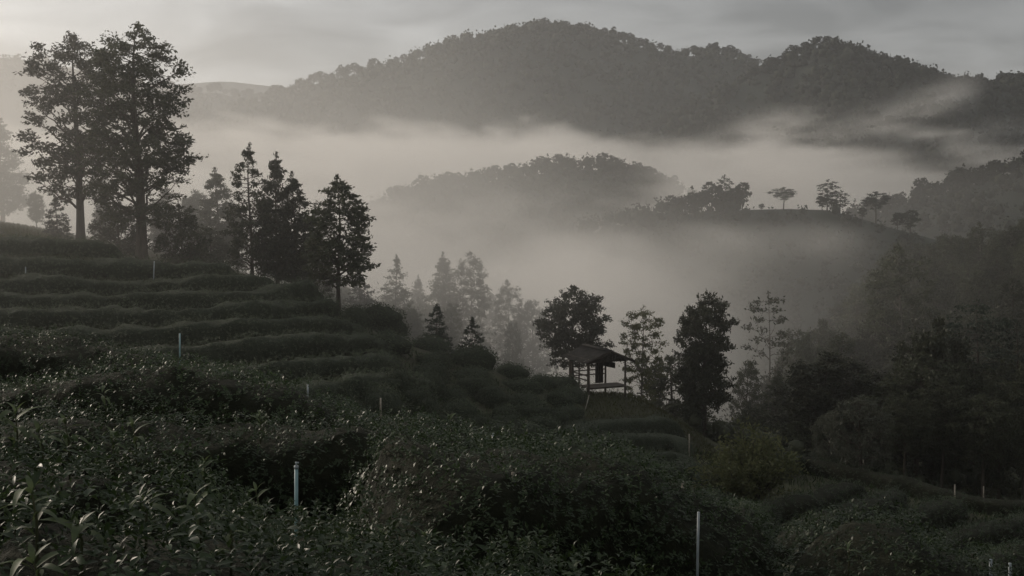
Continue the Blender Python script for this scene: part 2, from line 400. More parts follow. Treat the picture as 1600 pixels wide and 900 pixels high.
# ------------------------------------------------------------------ generators: leaves, hedges, trees
def frames(nrm, rs, tilt=0.6):
    """leaf axes: dir (along the leaf), side, up for each normal, jittered"""
    n = unit(nrm + rs.normal(0, tilt, nrm.shape))
    a = unit(np.cross(n, rs.normal(0, 1, nrm.shape)))
    return a, np.cross(n, a), n
LEAF6 = np.array([(0, 0, 0), (0.45, 0.5, 0.10), (0.45, -0.5, 0.10), (0.5, 0, 0.0), (1.0, 0, -0.16)])
LEAF6_T = np.array([(0, 3, 1), (0, 2, 3), (3, 4, 1), (3, 2, 4)])
LEAF4 = np.array([(0, 0, 0), (0.5, 0.5, 0.08), (0.5, -0.5, 0.08), (1.0, 0, -0.06)])
LEAF4_T = np.array([(0, 2, 1), (2, 3, 1)])
def leaves(geo, pos, a, b, n, L, Wd, small=False):
    tv, tt = (LEAF4, LEAF4_T) if small else (LEAF6, LEAF6_T)
    k = len(tv); N_ = len(pos)
    L = np.broadcast_to(L, (N_,)); Wd = np.broadcast_to(Wd, (N_,))
    v = pos[:, None] + a[:, None] * (tv[None, :, 0:1] * L[:, None, None]) + b[:, None] * (tv[None, :, 1:2] * Wd[:, None, None]) + n[:, None] * (tv[None, :, 2:3] * L[:, None, None])
    t = (np.arange(N_) * k)[:, None, None] + tt[None]
    geo.add(v.reshape(-1, 3), tris=t.reshape(-1, 3))

def smooth_line(pts, step):
    pts = np.asarray(pts, dtype=float)
    # Catmull-Rom, then resampled at equal steps
    P = np.vstack((2 * pts[0] - pts[1], pts, 2 * pts[-1] - pts[-2])); out = []
    for i in range(1, len(P) - 2):
        for t in np.linspace(0, 1, 24, endpoint=False):
            p0, p1, p2, p3 = P[i - 1:i + 3]
            out.append(0.5 * (2 * p1 + (p2 - p0) * t + (2 * p0 - 5 * p1 + 4 * p2 - p3) * t * t + (3 * p1 - p0 - 3 * p2 + p3) * t ** 3))
    out.append(pts[-1]); out = np.array(out)
    s = np.concatenate(([0], np.cumsum(np.linalg.norm(np.diff(out, axis=0), axis=1))))
    q = np.linspace(0, s[-1], max(3, int(s[-1] / step) + 1))
    return np.stack([np.interp(q, s, out[:, i]) for i in range(3)], 1)

def hedge_body(line, width, height, bump=0.10, bscale=1.1, seed=0, k=13, ends=0.9, lump=0.0, lscale=0.5):
    """rounded hedge swept along the line of its top; returns grid (n,k,3) and outward normals"""
    n = len(line)
    tan = np.gradient(line, axis=0); tan[:, 2] = 0; tan = unit(tan)
    side = np.stack((-tan[:, 1], tan[:, 0], np.zeros(n)), 1)            # to the far side
    ang = np.linspace(-0.18 * math.pi, 1.18 * math.pi, k)
    cx_, cz_ = np.cos(ang), np.sin(ang)
    px_ = np.sign(cx_) * np.abs(cx_) ** 0.55; pz_ = np.sign(cz_) * np.abs(cz_) ** 0.62
    s = np.concatenate(([0], np.cumsum(np.linalg.norm(np.diff(line, axis=0), axis=1))))
    e = np.minimum(s, s[-1] - s)
    ef = np.sqrt(np.clip(1 - (1 - np.clip(e / ends, 0, 1)) ** 2, 0.02, 1))
    H = height * ef; Wd = width * 0.5 * (0.35 + 0.65 * ef)
    base = line.copy(); base[:, 2] -= height
    V = base[:, None] - side[:, None] * (px_[None, :, None] * Wd[:, None, None])
    V[:, :, 2] += (pz_[None] * 0.62 + 0.38) * H[:, None]
    nr = -side[:, None] * (px_[None, :, None]) + np.array((0, 0, 1.0)) * pz_[None, :, None]
    nr = unit(nr)
    dsp = bump * 2 * fbm(V * bscale + seed * 7.7, 3) + lump * 2 * vnoise(V * np.array((lscale, lscale, 0.3)) + seed * 3.1)
    V = V + nr * dsp[..., None] * ef[:, None, None]
    return V, nr
def grid_faces(n, k):
    ii = np.arange(n * k).reshape(n, k)
    return np.stack((ii[:-1, :-1], ii[1:, :-1], ii[1:, 1:], ii[:-1, 1:]), -1).reshape(-1, 4)
def scatter(V, count, rs):
    """random points on a grid surface with area weights: pos, normal"""
    q = grid_faces(V.shape[0], V.shape[1]); p = V.reshape(-1, 3)
    a, b, c, d = (p[q[:, i]] for i in range(4))
    cr = np.cross(c - a, d - b); ar = np.linalg.norm(cr, axis=1) * 0.5
    f = rs.choice(len(q), count, p=ar / ar.sum())
    u, v = rs.rand(count, 1), rs.rand(count, 1)
    pos = (a[f] * (1 - u) + b[f] * u) * (1 - v) + (d[f] * (1 - u) + c[f] * u) * v
    nn = unit(cr[f])
    return pos, nn, ar.sum()

def tree_parts(seed, H, r0, crown, prof, nclump, clump, nleaf, leaf, flat=0.75, up=0.35, rise=0.5, droop=0.0, lean=0.0, gap=0.55, outer=0.5, small=True,
               twigs=6, fork=0.0, trunk_k=8, bias=1.0, slim=0.45, leader=0):
    """trunk with limbs and a crown of leafy twigs. prof(t) = crown radius, t = 0 at the crown base (height crown*H) to 1 at the top"""
    rs = np.random.RandomState(seed)
    wood, lf = Geo(), Geo()
    hc_ = crown * H
    zz = np.linspace(0, H * 0.96, 12)
    wob = H * 0.02
    ph = rs.rand(4) * 6.28
    def axis(z):
        z = np.asarray(z, dtype=float)
        return np.stack((wob * np.sin(z / H * 5 + ph[0]) * (z / H) + lean * z * z / H, wob * np.sin(z / H * 4 + ph[1]) * (z / H), z), -1)
    rad = r0 * np.clip(1 - zz / H, 0.04, 1) ** 0.8; rad[0] *= 1.5; rad[1] *= 1.08
    tr = axis(zz); tr[0, 2] -= 0.6
    wood.tube(tr, rad, trunk_k)
    def rad_at(z): return r0 * max(0.05, 1 - z / H) ** 0.8
    cs, tries = [], 0
    ts = np.linspace(0, 1, 60); pr = np.array([max(prof(t), 0.02) for t in ts]); w = pr ** (1.1 * bias) + 0.22; w /= w.sum()
    while len(cs) < nclump and tries < nclump * 40:
        tries += 1
        t = min(.93 if leader else 1, max(0, rs.choice(ts, p=w) + rs.uniform(-.012, .012)))
        rr = prof(t) * (outer + (1 - outer) * math.sqrt(rs.rand())) * (0.82 + 0.3 * rs.rand())
        if t > 0.93: rr *= rs.rand() * .5
        a = rs.rand() * 6.283
        c = axis(hc_ + t * (H - hc_)) + np.array((rr * math.cos(a), rr * math.sin(a), 0))
        g_ = gap * clump * min(1.0, max(0.16, prof(t) / (0.95 * clump)))
        if any(np.linalg.norm((c - k) * (1, 1, 1.5)) < g_ for k in cs): continue
        cs.append(c)
    P_, A_, B_, N_, L_ = [], [], [], [], []
    # a few main limbs leave the trunk; the other clumps hang on the nearest limb or on the trunk
    far_ = sorted(cs, key=lambda c: -math.hypot(c[0] - axis(c[2])[0], c[1] - axis(c[2])[1]) * rs.uniform(.6, 1.2))
    main = far_[:max(5, len(cs) // 5)]
    nodes = [axis(z) for z in np.linspace(hc_ * 0.9, H * 0.95, 26)]; nrad = [rad_at(p[2]) for p in nodes]
    def limb(s, c, r_, rd):
        mid = (s + c) / 2 + np.array((0, 0, rd * (0.08 - droop * 0.4))) + rs.normal(0, .07 * rd, 3)
        tt = np.linspace(0, 1, 7)[:, None]
        cv = s * (1 - tt) ** 2 + 2 * mid * tt * (1 - tt) + c * tt ** 2
        cv[1:-1] += rs.normal(0, 0.025 * (rd + 0.3), (5, 3))
        rr_ = np.linspace(r_, 0.012, 7); wood.tube(cv, rr_, 5, cap=False)
        return cv, rr_
    starts = {}
    for c in main:
        ax = axis(c[2]); rd = math.hypot(c[0] - ax[0], c[1] - ax[1])
        z0 = min(max(c[2] - rd * rise * rs.uniform(.6, 1.3) - 0.15, hc_ * 0.75), H * 0.95)
        cv, rr_ = limb(axis(z0), c, min(rad_at(z0) * 0.5, 0.02 + 0.026 * rd), rd)
        starts[id(c)] = axis(z0); nodes += list(cv[1:-1]); nrad += list(rr_[1:-1])
    nodes = np.array(nodes); nrad = np.array(nrad)
    for c in cs:
        if id(c) in starts: s = starts[id(c)]
        else:
            dd = nodes - c; low = np.where(dd[:, 2] < 0.1 * H, 1.0, 3.0) * (1 + 0.5 * np.clip(dd[:, 2], 0, None))
            j = np.argmin(np.linalg.norm(dd, axis=1) * low)
            s = nodes[j]; limb(s, c, max(.014, min(nrad[j] * .6, .035)), np.linalg.norm(c - s))
        out = unit(c - s + np.array((0, 0, 0.01)))
        tl = min(1, max(0, (c[2] - hc_) / (H - hc_))); cl_ = clump * min(1.0, max(0.2, prof(tl) / (0.95 * clump) + 0.08))
        for k in range(twigs if cl_ > .5 * clump else max(3, twigs // 2)):
            d = unit(out * 0.7 + rs.normal(0, 0.75, 3) * (1, 1, flat) + np.array((0, 0, up - droop)))
            ln = cl_ * rs.uniform(0.45, 1.05)
            tip = c + d * ln * np.array((1, 1, flat))
            if k < 3: wood.tube(np.array((c, (c + tip) / 2, tip)), np.array((0.014, 0.01, 0.006)), 3, cap=False)
            m = max(2, int(nleaf / twigs * rs.uniform(0.6, 1.4)))
            f = rs.uniform(0.05, 1.05, (m, 1))
            p = c + (tip - c) * f + rs.normal(0, cl_ * 0.16, (m, 3)) * (1, 1, 0.8) * (1.15 - 0.6 * f)
            p[:, 2] -= droop * 0.5 * f[:, 0] ** 2 * ln
            P_.append(p)
            al = unit(d[None] * 0.8 + rs.normal(0, 0.7, (m, 3)) - np.array((0, 0, 0.25 + droop)))
            nn = unit(np.cross(al, rs.normal(0, 1, (m, 3))) + np.array((0, 0, 0.001)))
            A_.append(al); N_.append(nn); L_.append(leaf * rs.uniform(0.6, 1.3, m))
    if leader:                                         # a leafy leader shoot at the very top
        m = int(leader); f = rs.rand(m, 1); z = H * (0.86 + 0.15 * f)
        p = axis(z[:, 0]) + rs.normal(0, 1, (m, 3)) * (1, 1, .3) * (0.035 + (1 - f) * max(prof(.9) * .55, .1))
        al = unit(rs.normal(0, .7, (m, 3)) + np.array((0, 0, .5))); P_.append(p); A_.append(al); N_.append(unit(np.cross(al, rs.normal(0, 1, (m, 3))))); L_.append(leaf * rs.uniform(.5, 1.0, m))
        wood.tube(axis(np.array((H * .94, H * .98, H * 1.01))), np.array((.02, .012, .005)), 4, cap=False)
    P_, A_, N_, L_ = np.vstack(P_), np.vstack(A_), np.vstack(N_), np.concatenate(L_)
    leaves(lf, P_ - A_ * L_[:, None] * 0.3, A_, np.cross(N_, A_), N_, L_, L_ * slim, small)
    return wood, lf
KINDS = {}
def tree_kind(key, leafmat, barkmat='bark', **kw):
    wood, lf = tree_parts(**kw)
    KINDS[key] = (wood.build('trunk', M[barkmat], True), lf.build('crown', M[leafmat]), kw['H'])
def plant(key, name, loc, height, label, cat='tree', group=None, rz=0.0, wide=1.0):
    tm, cm, H = KINDS[key]
    s = height / H
    e = empty(name, loc, rz, (s * wide, s * wide, s))
    link('trunk', tm, e); link('crown', cm, e)
    return props(e, label, cat, group)
lerp = lambda pts: (lambda t: float(np.interp(t, [p[0] for p in pts], [p[1] for p in pts])))
P_OVAL = lerp([(0, .9), (.15, 1.7), (.4, 2.5), (.65, 2.6), (.85, 1.8), (1, .4)])
P_TALL = lerp([(0, 1.3), (.12, 2.0), (.35, 2.6), (.6, 2.7), (.8, 2.1), (.93, 1.3), (1, .5)])
P_CONE = lerp([(0, 1.1), (.12, 1.4), (.35, 1.25), (.6, .85), (.8, .45), (.92, .2), (1, .03)])
P_DOME = lerp([(0, 1.5), (.25, 1.8), (.45, 1.5), (.6, 1.9), (.8, 1.75), (.93, 1.2), (1, .5)])
P_UMB = lerp([(0, .8), (.3, 1.8), (.6, 2.2), (.85, 1.6), (1, .5)])
tree_kind('silver_tall', 'tree', seed=11, H=13.5, r0=.30, crown=.20, prof=P_TALL, nclump=205, clump=.92, nleaf=115, leaf=.21, flat=.62, up=.30, rise=.75, gap=.66, outer=.18)
tree_kind('silver_wide', 'tree', seed=12, H=12.2, r0=.24, crown=.24, prof=lerp([(0, 1.4), (.15, 2.4), (.4, 2.3), (.6, 1.9), (.8, 2.3), (.92, 1.9), (1, .7)]), nclump=150, clump=.88, nleaf=105, leaf=.21, flat=.62, up=.30, rise=.8, gap=.68, outer=.2)
tree_kind('cone_open', 'tree', seed=13, H=7.5, r0=.11, crown=.12, prof=P_CONE, nclump=105, clump=.62, nleaf=62, leaf=.19, flat=.6, up=.25, rise=.35, gap=.75, outer=.35, leader=150)
tree_kind('cone_dense', 'tree', seed=14, H=7.0, r0=.12, crown=.10, prof=P_CONE, nclump=150, clump=.66, nleaf=85, leaf=.19, flat=.6, up=.25, rise=.35, gap=.55, outer=.2, leader=150)
tree_kind('cone_bright', 'tree', seed=15, H=7.0, r0=.10, crown=.20, prof=lerp([(0, .8), (.15, 1.25), (.4, 1.4), (.6, 1.15), (.8, .68), (.92, .3), (1, .04)]), nclump=130, clump=.58, nleaf=74, leaf=.19, flat=.65, up=.35, rise=.5, gap=.72, outer=.4, leader=150)
tree_kind('bush_tree', 'tree', seed=16, H=4.0, r0=.09, crown=.05, prof=lerp([(0, 1.0), (.3, 1.5), (.6, 1.4), (.85, .9), (1, .3)]), nclump=75, clump=.7, nleaf=80, leaf=.20, flat=.85, gap=.5, outer=.1)
tree_kind('round_dense', 'tree', seed=17, H=8.5, r0=.16, crown=.22, prof=P_DOME, nclump=190, clump=.8, nleaf=125, leaf=.20, flat=.75, gap=.5, outer=.12)
tree_kind('round_wide', 'tree', seed=18, H=7.2, r0=.17, crown=.30, prof=lerp([(0, 1.3), (.2, 2.3), (.5, 2.5), (.7, 2.1), (.88, 1.4), (1, .5)]), nclump=180, clump=.85, nleaf=115, leaf=.21, flat=.65, up=.3, gap=.55, outer=.12)
tree_kind('round_high', 'tree', seed=38, H=9.0, r0=.15, crown=.46, prof=lerp([(0, 1.2), (.2, 2.2), (.5, 2.5), (.7, 2.2), (.88, 1.5), (1, .5)]), nclump=150, clump=.8, nleaf=115, leaf=.20, flat=.62, up=.3, gap=.56, outer=.12)
tree_kind('layered', 'tree_warm', 'pale_bark', seed=19, H=7.5, r0=.11, crown=.2, prof=lerp([(0, 1.0), (.3, 1.5), (.6, 1.6), (.8, 1.5), (.92, .9), (1, .3)]), nclump=60, clump=.75, nleaf=75, leaf=.20, flat=.4, up=.15, rise=.7, gap=.85, outer=.35, leader=60)
tree_kind('thin_open', 'tree', 'pale_bark', seed=20, H=8.0, r0=.09, crown=.48, prof=lerp([(0, .8), (.3, 1.2), (.6, 1.2), (.85, .8), (1, .3)]), nclump=28, clump=.6, nleaf=42, leaf=.19, flat=.5, rise=.55, gap=1.0, outer=.4, leader=40)
tree_kind('sapling', 'pine', seed=21, H=3.2, r0=.05, crown=.06, prof=lerp([(0, .85), (.3, .75), (.6, .45), (.85, .18), (1, .04)]), nclump=80, clump=.40, nleaf=52, leaf=.13, flat=.55, up=.25, rise=.2, gap=.7, outer=.3, leader=110)
tree_kind('flat_pine', 'pine', seed=22, H=10.5, r0=.16, crown=.34, prof=lerp([(0, 1.5), (.35, 2.5), (.7, 2.3), (.9, 1.6), (1, .5)]), nclump=64, clump=.95, nleaf=85, leaf=.21, flat=.28, up=.1, rise=.25, gap=.95, outer=.3, leader=70)
tree_kind('umbrella', 'pine', seed=23, H=6.5, r0=.13, crown=.50, prof=P_UMB, nclump=44, clump=.9, nleaf=60, leaf=.28, flat=.32, up=.2, rise=.8, gap=.75, outer=.2)
tree_kind('ragged_pine', 'pine', seed=24, H=8.0, r0=.15, crown=.30, prof=lerp([(0, 1.2), (.3, 2.0), (.55, 1.5), (.75, 1.9), (.9, .9), (1, .25)]), nclump=46, clump=.9, nleaf=62, leaf=.30, flat=.4, up=.15, rise=.35, gap=1.0, outer=.35)
tree_kind('forest_tall', 'tree', 'pale_bark', seed=25, H=15, r0=.22, crown=.34, prof=lerp([(0, 1.3), (.2, 2.2), (.45, 2.5), (.7, 2.3), (.88, 1.5), (1, .4)]), nclump=115, clump=1.1, nleaf=85, leaf=.27, flat=.7, gap=.62, outer=.25)
tree_kind('forest_full', 'tree', seed=26, H=12, r0=.22, crown=.16, prof=lerp([(0, 1.6), (.2, 2.6), (.5, 2.9), (.75, 2.2), (.9, 1.4), (1, .4)]), nclump=150, clump=1.1, nleaf=95, leaf=.26, flat=.75, gap=.58, outer=.15)
tree_kind('forest_slim', 'tree', seed=27, H=14, r0=.17, crown=.25, prof=lerp([(0, .8), (.2, 1.5), (.5, 1.6), (.75, 1.3), (.9, .8), (1, .2)]), nclump=95, clump=.9, nleaf=80, leaf=.25, flat=.65, gap=.6, outer=.2)
tree_kind('drooping', 'pale_leaf', seed=28, H=7.5, r0=.16, crown=.25, prof=lerp([(0, 1.4), (.25, 2.0), (.5, 2.1), (.75, 1.7), (.92, 1.0), (1, .4)]), nclump=75, clump=.75, nleaf=120, leaf=.19, flat=1.0, up=-.1, droop=.7, gap=.78, outer=.5, twigs=8)
tree_kind('far_round', 'far', seed=31, H=9, r0=.22, crown=.28, prof=P_OVAL, nclump=44, clump=1.25, nleaf=22, leaf=.75, flat=.75, gap=.6, outer=.15, twigs=4, trunk_k=5, slim=.6)
tree_kind('far_wide', 'far', seed=32, H=7.5, r0=.22, crown=.40, prof=lerp([(0, 1.2), (.3, 2.6), (.6, 3.0), (.85, 2.2), (1, .7)]), nclump=40, clump=1.2, nleaf=22, leaf=.75, flat=.55, gap=.6, outer=.15, twigs=4, trunk_k=5, slim=.6)
tree_kind('far_point', 'far', seed=33, H=9, r0=.18, crown=.15, prof=lerp([(0, 1.6), (.3, 1.7), (.6, 1.2), (.85, .6), (1, .1)]), nclump=40, clump=1.0, nleaf=22, leaf=.7, flat=.7, gap=.6, outer=.15, twigs=4, trunk_k=5, slim=.6, leader=24)
# ------------------------------------------------------------------ the hut on the nose of the hill
HP = at(930, 609, 74.0)
hz0 = float(gz(HP[0], HP[1]))
HUT_RZ = math.atan2(1.5, 3.27)                       # local -Y (the front gable) turned towards the right
hut = empty('wooden_hut', (HP[0] + 0.12, HP[1], hz0 + 0.36), HUT_RZ, 0.95)
props(hut, 'small open wooden hut with a gabled roof on the grassy nose of the hill', 'hut')
HW, HL, EAVE, RIDGE = 1.32, 1.30, 2.00, 2.60
GROUND = {}
def local_ground(lx, ly):
    c, s = math.cos(HUT_RZ) * 0.95, math.sin(HUT_RZ) * 0.95
    wx, wy = hut.location.x + c * lx - s * ly, hut.location.y + s * lx + c * ly
    return (float(gz(wx, wy)) - hut.location.z) / 0.95
def part(name, g, mat, parent=hut, loc=None, label=None):
    o = link(name, g.build(name, M[mat]), parent)
    if loc is not None: o.location = loc
    if label: o['label'] = label
    return o
for sx in (-1, 1):
    for sy in (-1, 1):
        gl = local_ground(sx * HW, sy * HL)
        g_ = Geo(); g_.tube([(sx * HW, sy * HL, gl - 0.3), (sx * HW + 0.01, sy * HL, 0.8), (sx * HW, sy * HL, EAVE + 0.02)], np.array((.075, .066, .06)), 8)
        part('post', g_, 'wood')
for sx, sy in ((0.0, 1.0), (-1.0, 0.0)):
    g_ = Geo(); g_.tube([(sx * HW, sy * HL, -0.4), (sx * HW, sy * HL, EAVE)], .05, 7); part('post', g_, 'wood')
FZ = 0.30
pm = None
for i in range(5):                                   # raised platform, one plank after another
    g_ = Geo(); g_.box((0, 0, 0), (2 * HW + 0.1, 0.235, 0.045)); part('floor_plank', g_, 'plank', loc=(0.01 * (i % 2), -HL + 0.02 + 0.25 * i, FZ + 0.004 * (i % 3)))
for yb_ in (-HL + .14, -HL + .86):
    g_ = Geo(); g_.box((0, yb_, FZ - 0.085), (2 * HW + 0.16, 0.10, 0.10)); part('floor_beam', g_, 'wood')
for sx in (-1, 1):
    g_ = Geo(); g_.box((sx * HW, 0, EAVE + 0.06), (0.11, 2 * HL + 0.5, 0.11)); part('eave_beam', g_, 'wood')
for sy in (-1, 1):
    g_ = Geo(); g_.box((0, sy * HL, EAVE - 0.075), (2 * HW + 0.3, 0.09, 0.11)); part('tie_beam', g_, 'wood')
g_ = Geo(); g_.tube([(0, -HL - .45, RIDGE - .03), (0, HL + .45, RIDGE - .03)], .06, 7); part('ridge_pole', g_, 'wood')
OV = 0.45                                             # overhang at the eaves
slope = math.atan2(RIDGE - EAVE, HW + 0.12)
for side in (-1, 1):
    nsh = 7
    span = 2 * HL + 0.96
    ln = (HW + OV) / math.cos(slope)
    for i in range(nsh):
        y0 = -span / 2 + span * i / nsh
        nx = 7; wv = []
        for j in range(nx + 1):                       # corrugations across each sheet
            wv.append((y0 + (span / nsh + 0.03) * j / nx, 0.018 * math.cos(math.pi * j) + 0.006 * (i % 2)))
        v, q = [], []
        jit = 0.05 * math.sin(i * 2.3 + side)
        for th in (0, 0.012):
            for yy_, h in wv:
                v.append((side * 0.0, yy_, RIDGE + 0.06 + h + th)); v.append((side * (HW + OV + jit), yy_, RIDGE + 0.06 - math.tan(slope) * (HW + OV + jit) + h + th))
        m_ = 2 * (nx + 1)
        for j in range(nx):
            a_ = 2 * j; q += [(a_, a_ + 1, a_ + 3, a_ + 2), (m_ + a_, m_ + a_ + 2, m_ + a_ + 3, m_ + a_ + 1), (a_ + 1, m_ + a_ + 1, m_ + a_ + 3, a_ + 3), (a_, a_ + 2, m_ + a_ + 2, m_ + a_)]
        q += [(0, m_, m_ + 1, 1), (2 * nx, 2 * nx + 1, m_ + 2 * nx + 1, m_ + 2 * nx)]
        g_ = Geo(); g_.add(v, quads=q); part('roof_sheet', g_, 'roof')
    for i in range(3):
        f = (i + .6) / 3.3
        g_ = Geo(); g_.box((side * f * (HW + OV), 0, RIDGE - math.tan(slope) * f * (HW + OV) + 0.005), (0.05, span - 0.15, 0.04)); part('batten', g_, 'wood')
for side in (-1, 1):                                   # ridge cap in two leaves
    g_ = Geo(); g_.box((side * 0.115, 0, RIDGE + 0.075), (0.25, 2 * HL + 1.0, 0.014), Matrix.Rotation(side * slope, 3, 'Y')); part('ridge_cap', g_, 'roof')
for side in (-1, 1):                                   # barge boards on the front gable
    ln = (HW + OV) / math.cos(slope)
    g_ = Geo(); g_.box((side * (HW + OV) / 2, -HL - 0.505, RIDGE - 0.02 - math.tan(slope) * (HW + OV) / 2), (ln, 0.03, 0.13), Matrix.Rotation(side * slope, 3, 'Y')); part('barge_board', g_, 'darkwood')
for sy in (-1, 1):                                     # planked gables
    nb = 11
    for i in range(nb):
        x0, x1 = -HW + 2 * HW * i / nb + .006, -HW + 2 * HW * (i + 1) / nb - .006
        zt = lambda x: RIDGE - 0.05 - math.tan(slope) * abs(x)
        yb = sy * (HL + 0.062)
        v = [(x, y, z) for y in (yb, yb + 0.02) for x, z in ((x0, EAVE - .12), (x1, EAVE - .12), (x1, zt(x1)), (x0, zt(x0)))]
        g_ = Geo(); g_.add(v, quads=[(0, 1, 2, 3), (7, 6, 5, 4), (0, 4, 5, 1), (1, 5, 6, 2), (2, 6, 7, 3), (3, 7, 4, 0)]); part('gable_plank', g_, 'darkwood')
for zr in (0.72, 1.02, 1.30):                          # rails
    for (p0, p1) in (((-HW, HL, 0), (HW, HL, 0)), ((-HW, -HL, 0), (-HW, HL, 0))):
        if zr > 1.2 and p0[1] < 0: continue
        g_ = Geo(); g_.box(((p0[0] + p1[0]) / 2 + (0.06 if p0[0] == p1[0] else 0), (p0[1] + p1[1]) / 2 + (0.0 if p0[0] == p1[0] else -0.06), zr), (abs(p1[0] - p0[0]) + .06 if p0[0] != p1[0] else .035, abs(p1[1] - p0[1]) + .06 if p0[1] != p1[1] else .035, .075)); part('rail', g_, 'wood')
for i in range(2):                                      # back left corner boarded in
    g_ = Geo(); g_.box((-HW - 0.075, HL - 0.16 - 0.27 * i, 1.02), (0.022, 0.25, 1.42)); part('wall_plank', g_, 'darkwood')
for i in range(3):                                      # narrow dark boarded panel at the back
    g_ = Geo(); g_.box((-0.02 + 0.2 * i, 0.06, 1.13), (0.19, 0.022, 1.62)); part('wall_plank', g_, 'darkwood')
ck = Geo()
xs_ = np.linspace(0, 1.25, 14)
for a_, b_ in zip(xs_[:-1], xs_[1:]):
    f0, f1 = 0.05 * math.sin(a_ * 15), 0.05 * math.sin(b_ * 15)
    t0, t1 = 1.62 - 0.25 * a_, 1.62 - 0.25 * b_
    ck.add([(a_, f0, t0), (b_, f1, t1), (b_, f1 * 1.5, t1 - .36), (a_, f0 * 1.5, t0 - .36)], quads=[(0, 1, 2, 3)])
    ck.add([(a_, f0 + .012, t0), (b_, f1 + .012, t1), (b_, f1 * 1.5 + .012, t1 - .36), (a_, f0 * 1.5 + .012, t0 - .36)], quads=[(3, 2, 1, 0)])
cl = link('hanging_cloth', ck.build('hanging_cloth', M['cloth']))
c_, s_ = math.cos(HUT_RZ) * 0.95, math.sin(HUT_RZ) * 0.95
def hut_world(lx, ly, lz): return (hut.location.x + c_ * lx - s_ * ly, hut.location.y + s_ * lx + c_ * ly, hut.location.z + lz)
cl.location = hut_world(0.1, 0.16, 0.18); cl.rotation_euler = (0, 0, HUT_RZ)
props(cl, 'dark cloth hung slantwise across the inside of the open hut', 'cloth')
# bamboo stick leaning on the bank below the front post
g_ = Geo(); a_ = hit(912, 645, 0.0, 60, 90); b_ = at(920.5, 617, a_[1] + 0.5)
g_.tube([a_ - (0, 0, .1), (a_ + b_) / 2 + (0.03, 0, 0.02), b_], .03, 6)
props(link('bamboo_stick', g_.build('bamboo_stick', M['cane'])), 'pale bamboo stick leaning up the bank to the front post of the hut', 'stick')
# ------------------------------------------------------------------ tea: front hedges, terraces, bushes
def tea_hedge(pts, width, height, dens, leaf, label, group, seed, step=0.16, bump=0.10, lump=0.12, parts_n=0, bodymat='tea_body', leafmat='tea', small=False, tilt=0.75, k=15, deep=0.10, ends=0.9, bscale=1.1, lscale=0.5):
    rs = np.random.RandomState(seed)
    line = smooth_line(pts, step)
    V, nr = hedge_body(line, width, height, bump, bscale, seed, k=k, lump=lump, ends=ends, lscale=lscale)
    body = link('tea_hedge', mesh_np('tea_hedge', (V - nr * deep * 0.75).reshape(-1, 3), grid_faces(*V.shape[:2]), M[bodymat], True))
    props(body, label, 'hedge', group)
    _, _, area = scatter(V, 1, rs)
    # leaves sit in rosettes at the ends of twigs: a twig tip, its direction, then the leaves round it
    per = 6
    nc = int(area * dens / per); n = nc * per
    tip, tn, _ = scatter(V, nc, rs)
    if tn[:, 2].mean() < 0: tn = -tn
    clump_n = vnoise(tip * 3.1 + seed) * 2                         # denser and barer patches
    tip = tip + tn * ((rs.rand(nc) ** 1.4 * deep * 1.9 - deep * 0.35 + clump_n * deep * 0.6)[:, None])
    td = unit(tn * 0.7 + np.array((0, 0, 0.75)) + rs.normal(0, .38, (nc, 3)))
    q = unit(np.cross(td, rs.normal(0, 1, (nc, 3)))); q2 = np.cross(td, q)
    az = (np.arange(per) * 2.4)[None] + rs.uniform(0, 6.28, (nc, 1)) + rs.normal(0, .3, (nc, per))
    el = np.linspace(0.15, 1.0, per)[None] * rs.uniform(.7, 1.1, (nc, 1)) + rs.normal(0, .12, (nc, per))   # lower leaves up to tip leaves
    rad = q[:, None] * np.cos(az)[..., None] + q2[:, None] * np.sin(az)[..., None]
    a = unit(rad * np.cos(el)[..., None] + td[:, None] * np.sin(el)[..., None]).reshape(-1, 3)
    pos = (tip[:, None] - td[:, None] * (leaf * (1.1 - np.linspace(0, 1, per)) * .9)[None, :, None]).reshape(-1, 3)
    up_ = np.repeat(td, per, 0); b = unit(np.cross(up_, a)); m = np.cross(a, b)
    nn = np.repeat(tn, per, 0)
    L = leaf * rs.uniform(0.6, 1.3, n) * np.tile(np.linspace(1.15, .6, 6), nc)
    far = np.ones(n, dtype=bool)
    if parts_n:                                            # the leaves that show largest are parts of their own
        py_ok = pos[:, 2] / pos[:, 1] > -0.335
        upv = (nn[:, 2] > 0.1) & (np.abs(pos[:, 0] / pos[:, 1]) < 0.41) & py_ok & (pos[:, 1] > 2)
        score = np.where(upv, L / pos[:, 1] * (0.5 + np.clip(((pos - nn * 0)[:, 1]) * 0 + nn @ np.array((0, -.6, .8)), 0, 1)), 0)
        pick = np.argsort(-score)[:parts_n]
        far[pick] = False
        for i in pick:
            o = link('leaf', LEAF_MESHES[i % len(LEAF_MESHES)], body)
            o.matrix_local = Matrix(((a[i, 0] * L[i], b[i, 0] * L[i], m[i, 0] * L[i], pos[i, 0]), (a[i, 1] * L[i], b[i, 1] * L[i], m[i, 1] * L[i], pos[i, 1]), (a[i, 2] * L[i], b[i, 2] * L[i], m[i, 2] * L[i], pos[i, 2]), (0, 0, 0, 1)))
    lf = Geo(); leaves(lf, pos[far], a[far], b[far], m[far], L[far], L[far] * (0.42 if not small else 0.46), small)
    o = link('foliage', lf.build('foliage', M[leafmat]), body); props(o, kind='stuff')
    return body, V, line
